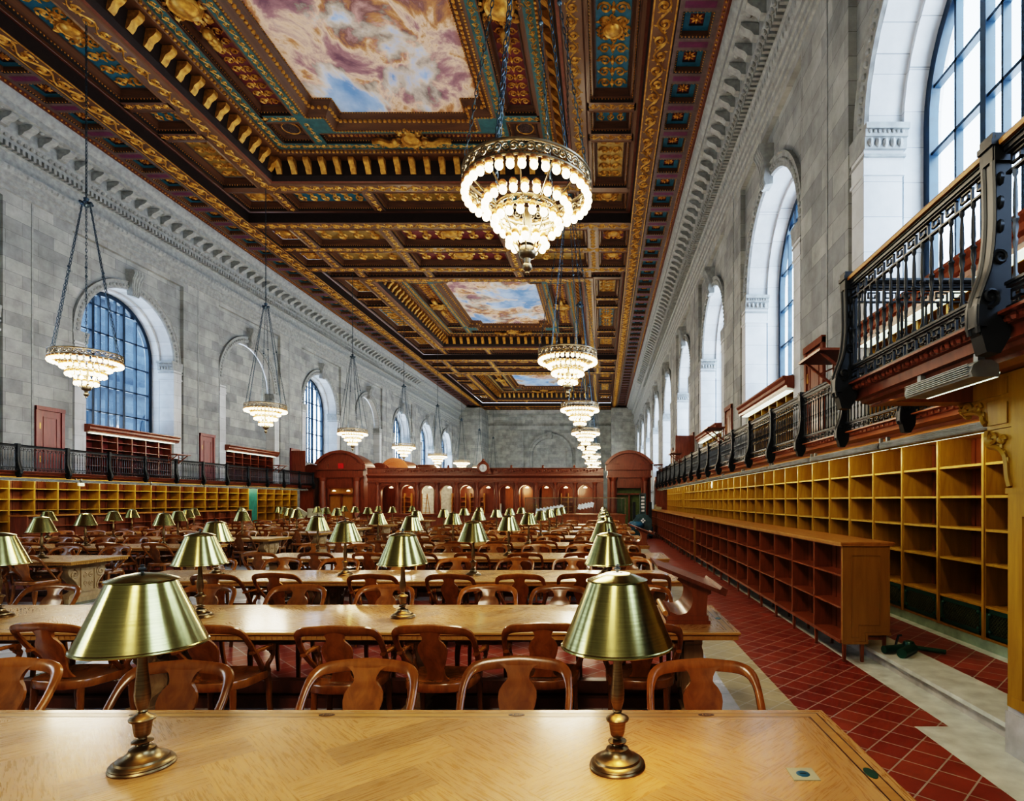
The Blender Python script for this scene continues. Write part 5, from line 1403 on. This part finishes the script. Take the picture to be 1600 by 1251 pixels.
# --- plain backing so no light leaks
bk=MB(); bk.poly([(mx(6.5,-1),Y0-1,17.6),(mx(6.5,-1),Y1+1,17.6),(6.5,Y1+1,17.6),(6.5,Y0-1,17.6)]); bk.poly([(mx(6.5,-1),Y0-1,CZ),(mx(6.5,-1),YA,CZ),(6.5,YA,CZ),(6.5,Y0-1,CZ)])
ceil=struct(bk,'ceiling',M['cbrown'],0)
W_=lambda w,s: CX+s*w
for s in (1,-1):
    def lo(w0,w1): return sorted((W_(w0,s),W_(w1,s)))
    def strip(w0,w1,z0,z1,m):
        A.add([(W_(w0,s),YA,z0),(W_(w0,s),YB,z0),(W_(w1,s),YB,z1),(W_(w1,s),YA,z1)],[(0,1,2,3)],ai[m])
    strip(11.6,11.22,CZ,CZ-.03,'cedge'); strip(11.22,11.10,CZ-.03,CZ,'cedge'); strip(11.10,10.98,CZ,CZ,'cgrey')
    beads_line((W_(11.16,s),YA,CZ-.02),(W_(11.16,s),60,CZ-.02),.16,.04,n=4)
    # small coffers
    p=1.37; y=14.86-p*5
    while y<YB-.6:
        if y>YA-1:
            a,b=lo(10.05,10.95); c,d=y-.46,y+.46
            lod=0 if y<40 else 1
            frame(a-.03,c-(p-.92)/2,b+.03,d+(p-.92)/2,CZ,((.03),(p-.92)/2),CZ,'cgrey')
            A.poly([(a+.02,d+.12,CZ-.004),(b-.02,d+.12,CZ-.004),(b-.02,d+p-.92-.12,CZ-.004),(a+.02,d+p-.92-.12,CZ-.004)],ai['purple'])
            frame(a,c,b,d,CZ,.05,CZ+.02,'cdark'); frame(a+.05,c+.05,b-.05,d-.05,CZ+.02,.03,CZ+.16,'cbrown'); frame(a+.08,c+.08,b-.08,d-.08,CZ+.16,.17,CZ+.16,'teal')
            frame(a+.25,c+.25,b-.25,d-.25,CZ+.16,.01,CZ+.21,'cdark'); rectface(a+.26,c+.26,b-.26,d-.26,CZ+.21,'crimson')
            rosette((a+b)/2,y,CZ+.19,.19)
            if y<62:
                for q in (((a+.03,c+.03),(b-.03,c+.03)),((a+.03,d-.03),(b-.03,d-.03)),((a+.03,c+.03),(a+.03,d-.03)),((b-.03,c+.03),(b-.03,d-.03))): beads_line((*q[0],CZ+.03),(*q[1],CZ+.03),.095 if lod==0 else .19,.032,n=4)
        y+=p
    strip(10.02,9.93,CZ,CZ,'cgrey'); strip(9.93,9.90,CZ,CZ+.03,'cdark'); strip(9.90,9.20,CZ,CZ,'cbrown')
    scroll_along(W_(9.55,s),YA+2,W_(9.55,s),YB-.2,CZ,.56)
    for w in (9.86,9.24): G.box(*( *lo(w-.02,w+.02)[:1],YA,CZ-.02),lo(w-.02,w+.02)[1],YB,CZ)
def module(c,lod):
    # half sizes: X by w, Y by l
    R=lambda w,l:(CX-w,c-l,CX+w,c+l)
    z1=CZ+.45
    # dark drop face + cross bands at both ends
    frame(*R(9.20,10.45),CZ,.02,z1,'cdark')
    frame(*R(9.18,10.43),z1,.10,z1-.02,'cedge')
    frame(*R(9.08,10.33),z1,(.06),z1,'cbrown')
    # ground of the coffer strip
    frame(*R(9.02,10.27),z1,(2.02,2.02),z1,'cbrown') if False else None
    xs=[(CX+s*7.30,CX+s*9.02) for s in (-1,1)]
    segs=[(-8.20,-4.85,'ochre','arab'),(-4.45,-3.15,'teal','arab'),(-2.75,2.75,'teal','cart'),(3.15,4.45,'teal','arab'),(4.85,8.20,'ochre','arab')]
    for a,b in xs:
        a,b=sorted((a,b))
        for i,(l0,l1,m,fl_) in enumerate(segs):
            coffer(a+.06,c+l0,b-.06,c+l1,z1,m,fl_,.34,lod)
        for l in (-4.65,-2.95,2.95,4.65):
            rectface(a,c+l-.20,b,c+l+.20,z1+.0,'cbrown'); scroll_along(a+.05,c+l,b-.05,c+l,z1,.30)
        for e in (a,b-.06): rectface(e,c-8.3,e+.06,c+8.3,z1,'cbrown')
    for sg in (-1,1):       # end strips across
        y0,y1=sorted((c+sg*8.50,c+sg*10.27))
        cuts=[-9.02,-7.1,-6.7,-2.95,-2.55,2.55,2.95,6.7,7.1,9.02]
        for k in range(0,len(cuts),2):
            m=('ochre','teal','ochre','teal','ochre')[k//2]
            coffer(CX+cuts[k],y0+.05,CX+cuts[k+1],y1-.05,z1,m,'cart' if k in (0,8) else 'arab',.34,lod)
        for k in range(1,len(cuts)-1,2):
            rectface(CX+cuts[k],y0,CX+cuts[k+1],y1,z1,'cbrown'); scroll_along(CX+(cuts[k]+cuts[k+1])/2,y0+.05,CX+(cuts[k]+cuts[k+1])/2,y1-.05,z1,.30)
        for a,b in ((y0,y0+.05),(y1-.05,y1)): rectface(CX-9.02,a,CX+9.02,b,z1,'cbrown')
    rectface(CX-9.02,c-8.5,CX-7.30,c-8.2,z1,'cbrown'); rectface(CX-9.02,c+8.2,CX-7.30,c+8.5,z1,'cbrown'); rectface(CX+7.30,c-8.5,CX+9.02,c-8.2,z1,'cbrown'); rectface(CX+7.30,c+8.2,CX+9.02,c+8.5,z1,'cbrown')
    # guilloche band
    frame(*R(7.30,8.50),z1,.05,z1-.05,'cbrown'); frame(*R(7.25,8.45),z1-.05,.60,z1-.05,'cbrown'); frame(*R(6.65,7.85),z1-.05,.05,z1,'cbrown')
    for s in (-1,1):
        scroll_along(CX+s*6.95,c-8.1,CX+s*6.95,c+8.1,z1-.05,.46); scroll_along(CX-7.0,c+s*8.15,CX+7.0,c+s*8.15,z1-.05,.46)
    # bracketed recess wall
    frame(*R(6.60,7.80),z1,.10,z1+.02,'cedge'); frame(*R(6.50,7.70),z1+.02,.08,z1+.22,'cdark'); frame(*R(6.42,7.62),z1+.22,.10,z1+.80,'cdark'); frame(*R(6.32,7.52),z1+.80,.42,z1+.84,'cbrown')
    def bracket(x,y,dx,dy):
        f=lambda p,q,t:(x+dx*p+dy*t,y+dy*p+dx*t,z1+q)
        pr=[(0,.28),(.06,.24),(.14,.34),(.20,.48),(.34,.58),(.42,.68),(.42,.80),(0,.80)]
        G.prism(pr,f,-.115,.115)
    n=int(15/.66)
    for k in range(n+1):
        y=c-7.3+14.6*k/n
        for s in (-1,1): bracket(CX+s*6.42,y,-s,0)
    n=int(12.6/.66)
    for k in range(n+1):
        x=CX-6.1+12.2*k/n
        for s in (-1,1): bracket(x,c+s*7.62,0,-s)
    z2=z1+.84
    # egg and dart band
    frame(*R(5.90,7.10),z2,.12,z2+.14,'cbrown')
    for s in (-1,1):
        beads_line((CX+s*5.84,c-7.05,z2+.06),(CX+s*5.84,c+7.05,z2+.06),.17 if lod==0 else .3,.065,n=5); beads_line((CX-5.85,c+s*7.04,z2+.06),(CX+5.85,c+s*7.04,z2+.06),.17 if lod==0 else .3,.065,n=5)
    z3=z2+.14
    frame(*R(5.78,6.98),z3,.36,z3,'teal2')
    for s in (-1,1):
        scroll_along(CX+s*5.60,c-6.8,CX+s*5.60,c+6.8,z3,.26); scroll_along(CX-5.6,c+s*6.80,CX+5.6,c+s*6.80,z3,.26)
    # crimson panel ring: corners with grilles, sides
    rectface(CX-5.42,c-6.62,CX-5.30,c+6.62,z3,'cbrown'); rectface(CX+5.30,c-6.62,CX+5.42,c+6.62,z3,'cbrown')
    for sx in (-1,1):
        a,b=sorted((CX+sx*5.40,CX+sx*4.05))
        coffer(a,c-4.9,b,c+4.9,z3,'crimson','arab',.26,lod)
        cartouche((a+b)/2,c,z3+.05,.62)
        for k in range(6):
            G.sphere(((a+b)/2,c+(.9+.12*k)*(1 if k%2 else -1),z3+.02),.17,8,6)
        for sy in (-1,1):
            y0,y1=sorted((c+sy*6.60,c+sy*5.25)); coffer(a,y0,b,y1,z3,'cbrown','grille',.22,lod)
            rectface(a,min(c+sy*4.9,c+sy*5.25),b,max(c+sy*4.9,c+sy*5.25),z3,'teal2'); scroll_along(a,c+sy*5.08,b,c+sy*5.08,z3,.26)
    for sy in (-1,1):
        y0,y1=sorted((c+sy*6.60,c+sy*5.95)); coffer(CX-3.6,y0,CX+3.6,y1,z3,'crimson','arab',.18,lod)
        for sx in (-1,1): a,b=sorted((CX+sx*3.6,CX+sx*4.05)); rectface(a,min(y0,c+sy*5.25),b,max(y1,c+sy*5.25),z3-.006,'teal2'); scroll_along((a+b)/2,c+sy*6.55,(a+b)/2,c+sy*5.3,z3,.26)
        # cartouche with reclining supporters
        cartouche(CX,c+sy*6.3,z3-.02,.55)
        for sx in (-1,1):
            G.sweep(crom([(CX+sx*.5,c+sy*6.25,z3-.12),(CX+sx*.85,c+sy*6.35,z3-.2),(CX+sx*1.25,c+sy*6.25,z3-.12),(CX+sx*1.6,c+sy*6.4,z3-.05)],4),(0,0,1),[.15]*5+[.12]*4+[.07]*4,.13,7); G.sphere((CX+sx*.62,c+sy*6.1,z3-.25),.12,8,6)
    # teal ribbon around painting, egg-dart frame (stepped corners)
    def step(w,l,sx,sy): return [(-w,-l+sy),(-w+sx,-l+sy),(-w+sx,-l),(w-sx,-l),(w-sx,-l+sy),(w,-l+sy),(w,l-sy),(w-sx,l-sy),(w-sx,l),(-w+sx,l),(-w+sx,l-sy),(-w,l-sy)]
    # flat teal2 ground between ring and frame outline
    def polyring(o,i,zo,zi,m):
        n=len(o)
        for k in range(n):
            k2=(k+1)%n; A.add([(CX+o[k][0],c+o[k][1],zo),(CX+o[k2][0],c+o[k2][1],zo),(CX+i[k2][0],c+i[k2][1],zi),(CX+i[k][0],c+i[k][1],zi)],[(0,1,2,3)],ai[m])
    sq=step(4.05,5.95,.72,.78)
    # outer rectangle corners filler handled by overlapping plate with hole
    polyring([( -4.05,-5.95),( -3.3,-5.95),(-3.3,-5.95),(3.3,-5.95),(3.3,-5.95),(4.05,-5.95),(4.05,5.95),(3.3,5.95),(3.3,5.95),(-3.3,5.95),(-3.3,5.95),(-4.05,5.95)],step(3.72,5.85,.74,.80),z3,z3,'teal2')
    o=step(3.72,5.85,.74,.80); m1=step(3.60,5.73,.74,.80); i=step(3.15,5.30,.72,.80)
    polyring(o,m1,z3,z3-.06,'cbrown'); polyring(m1,i,z3-.06,z3+.42,'cbrown'); z4=z3+.42
    n=12
    for k in range(n):
        k2=(k+1)%n; p,q=m1[k],m1[k2]; r,t_=i[k],i[k2]
        for f_,rad,stp in ((.0,.045,.12),(.55,.085,.19),(1.0,.03,.1)):
            a=(CX+p[0]+(r[0]-p[0])*f_,c+p[1]+(r[1]-p[1])*f_,z3-.06+.46*f_); b=(CX+q[0]+(t_[0]-q[0])*f_,c+q[1]+(t_[1]-q[1])*f_,z3-.06+.46*f_)
            beads_line(a,b,stp if lod==0 else stp*1.8,rad,n=5,sz=.8)
    for s in (-1,1): scroll_along(CX+s*3.88,c-4.8,CX+s*3.88,c+4.8,z3,.24)
    mb=MB(); mb.poly([(CX+p[0],c+p[1],z4) for p in i]); oo=mb.build('ceiling_painting',M['sky'],None,0)
    return oo
names=['large painted ceiling panel of blue sky and rosy clouds, nearest of the three','painted ceiling panel of pale sky and clouds, middle of the three','painted ceiling panel of pink clouds, farthest of the three']
for k,c in enumerate(MODC):
    o=module(c,min(k,2)); tag(o,names[k],'painting','cloud paintings in the ceiling')
# cross zones between modules
def cross(y0,y1,lod):
    A.poly([(CX-9.2,y0,CZ),(CX-9.2,y0+.7,CZ),(CX+9.2,y0+.7,CZ),(CX+9.2,y0,CZ)],ai['cbrown']); A.poly([(CX-9.2,y1-.7,CZ),(CX-9.2,y1,CZ),(CX+9.2,y1,CZ),(CX+9.2,y1-.7,CZ)],ai['cbrown'])
    for y in (y0+.35,y1-.35): scroll_along(CX-9.1,y,CX+9.1,y,CZ,.5)
    ym=(y0+y1)/2; rectface(CX-9.2,ym-.25,CX+9.2,ym+.25,CZ,'cbrown'); scroll_along(CX-9.1,ym,CX+9.1,ym,CZ,.42)
    cuts=[-9.2,-7.6,-7.1,-3.2,-2.7,2.7,3.2,7.1,7.6,9.2]
    for a,b in ((y0+.7,ym-.25),(ym+.25,y1-.7)):
        for k in range(0,10,2): coffer(CX+cuts[k],a,CX+cuts[k+1],b,CZ,('crimson','ochre','crimson','ochre','crimson')[k//2],'cart' if k in (0,4,8) else 'arab',.34,lod)
        for k in range(1,9,2): rectface(CX+cuts[k],a,CX+cuts[k+1],b,CZ,'cbrown'); scroll_along(CX+(cuts[k]+cuts[k+1])/2,a,CX+(cuts[k]+cuts[k+1])/2,b,CZ,.34)
cross(MODC[0]+10.45,MODC[1]-10.45,0); cross(MODC[1]+10.45,MODC[2]-10.45,2); cross(MODC[2]+10.45,Y1,2)
A.build('painted_coffering',[M[k] for k in AM],ceil,0)
G.build('gilded_relief',M['gold'],ceil,40)
# ================================================================== LIGHT, SKY, CAMERA
w=bpy.data.worlds.new('sky'); S.world=w; w.use_nodes=True; nt=w.node_tree; bg=nt.nodes['Background']
tc=N(nt,'ShaderNodeTexCoord'); sx=N(nt,'ShaderNodeSeparateXYZ'); nt.links.new(tc.outputs['Generated'],sx.inputs[0])
r=ramp(nt,sx.outputs['Z'],[(.0,(.80,.88,1.0)),(.6,(.55,.74,1.0))]); nt.links.new(r.outputs['Color'],bg.inputs['Color']); bg.inputs['Strength'].default_value=WORLD
def area(name,loc,rot,sx_,sy_,e,c,spread=PI):
    l=bpy.data.lights.new(name,'AREA'); l.shape='RECTANGLE'; l.size=sx_; l.size_y=sy_; l.energy=e; l.color=c; l.spread=spread
    o=bpy.data.objects.new(name,l); COL.objects.link(o); o.location=loc; o.rotation_euler=rot; return o
for i in range(0,NB):
    area('daylight',(XW+2.0,yc(i,1),8.0),(0,math.radians(90),0),6.5,4.6,DAYR,(.72,.84,1.0))
for i in range(-1,NB):
    if i in BLIND_L: continue
    area('daylight',(mx(XW+2.0,-1),yc(i,-1),8.0),(0,math.radians(-90),0),6.5,4.6,DAYL,(.66,.80,1.0))
cam=bpy.data.cameras.new('camera'); co=bpy.data.objects.new('camera',cam); COL.objects.link(co); S.camera=co
co.location=(0,0,EYE); co.rotation_euler=(PI/2,0,0)
cam.sensor_fit='HORIZONTAL'; cam.sensor_width=36; cam.lens=36*900/1600
cam.shift_x=-(941-800)/1600; cam.shift_y=(782-625.5)/1600
cam.clip_start=.05; cam.clip_end=400
S.view_settings.view_transform=VT; S.view_settings.look=LOOK; S.view_settings.exposure=EXPO
S.cycles.use_denoising=True; S.cycles.max_bounces=6; S.cycles.diffuse_bounces=4; S.cycles.glossy_bounces=3; S.cycles.transmission_bounces=2; S.cycles.transparent_max_bounces=8
S.cycles.sample_clamp_indirect=6; S.cycles.caustics_reflective=False; S.cycles.caustics_refractive=False
S.cycles.use_light_tree=True
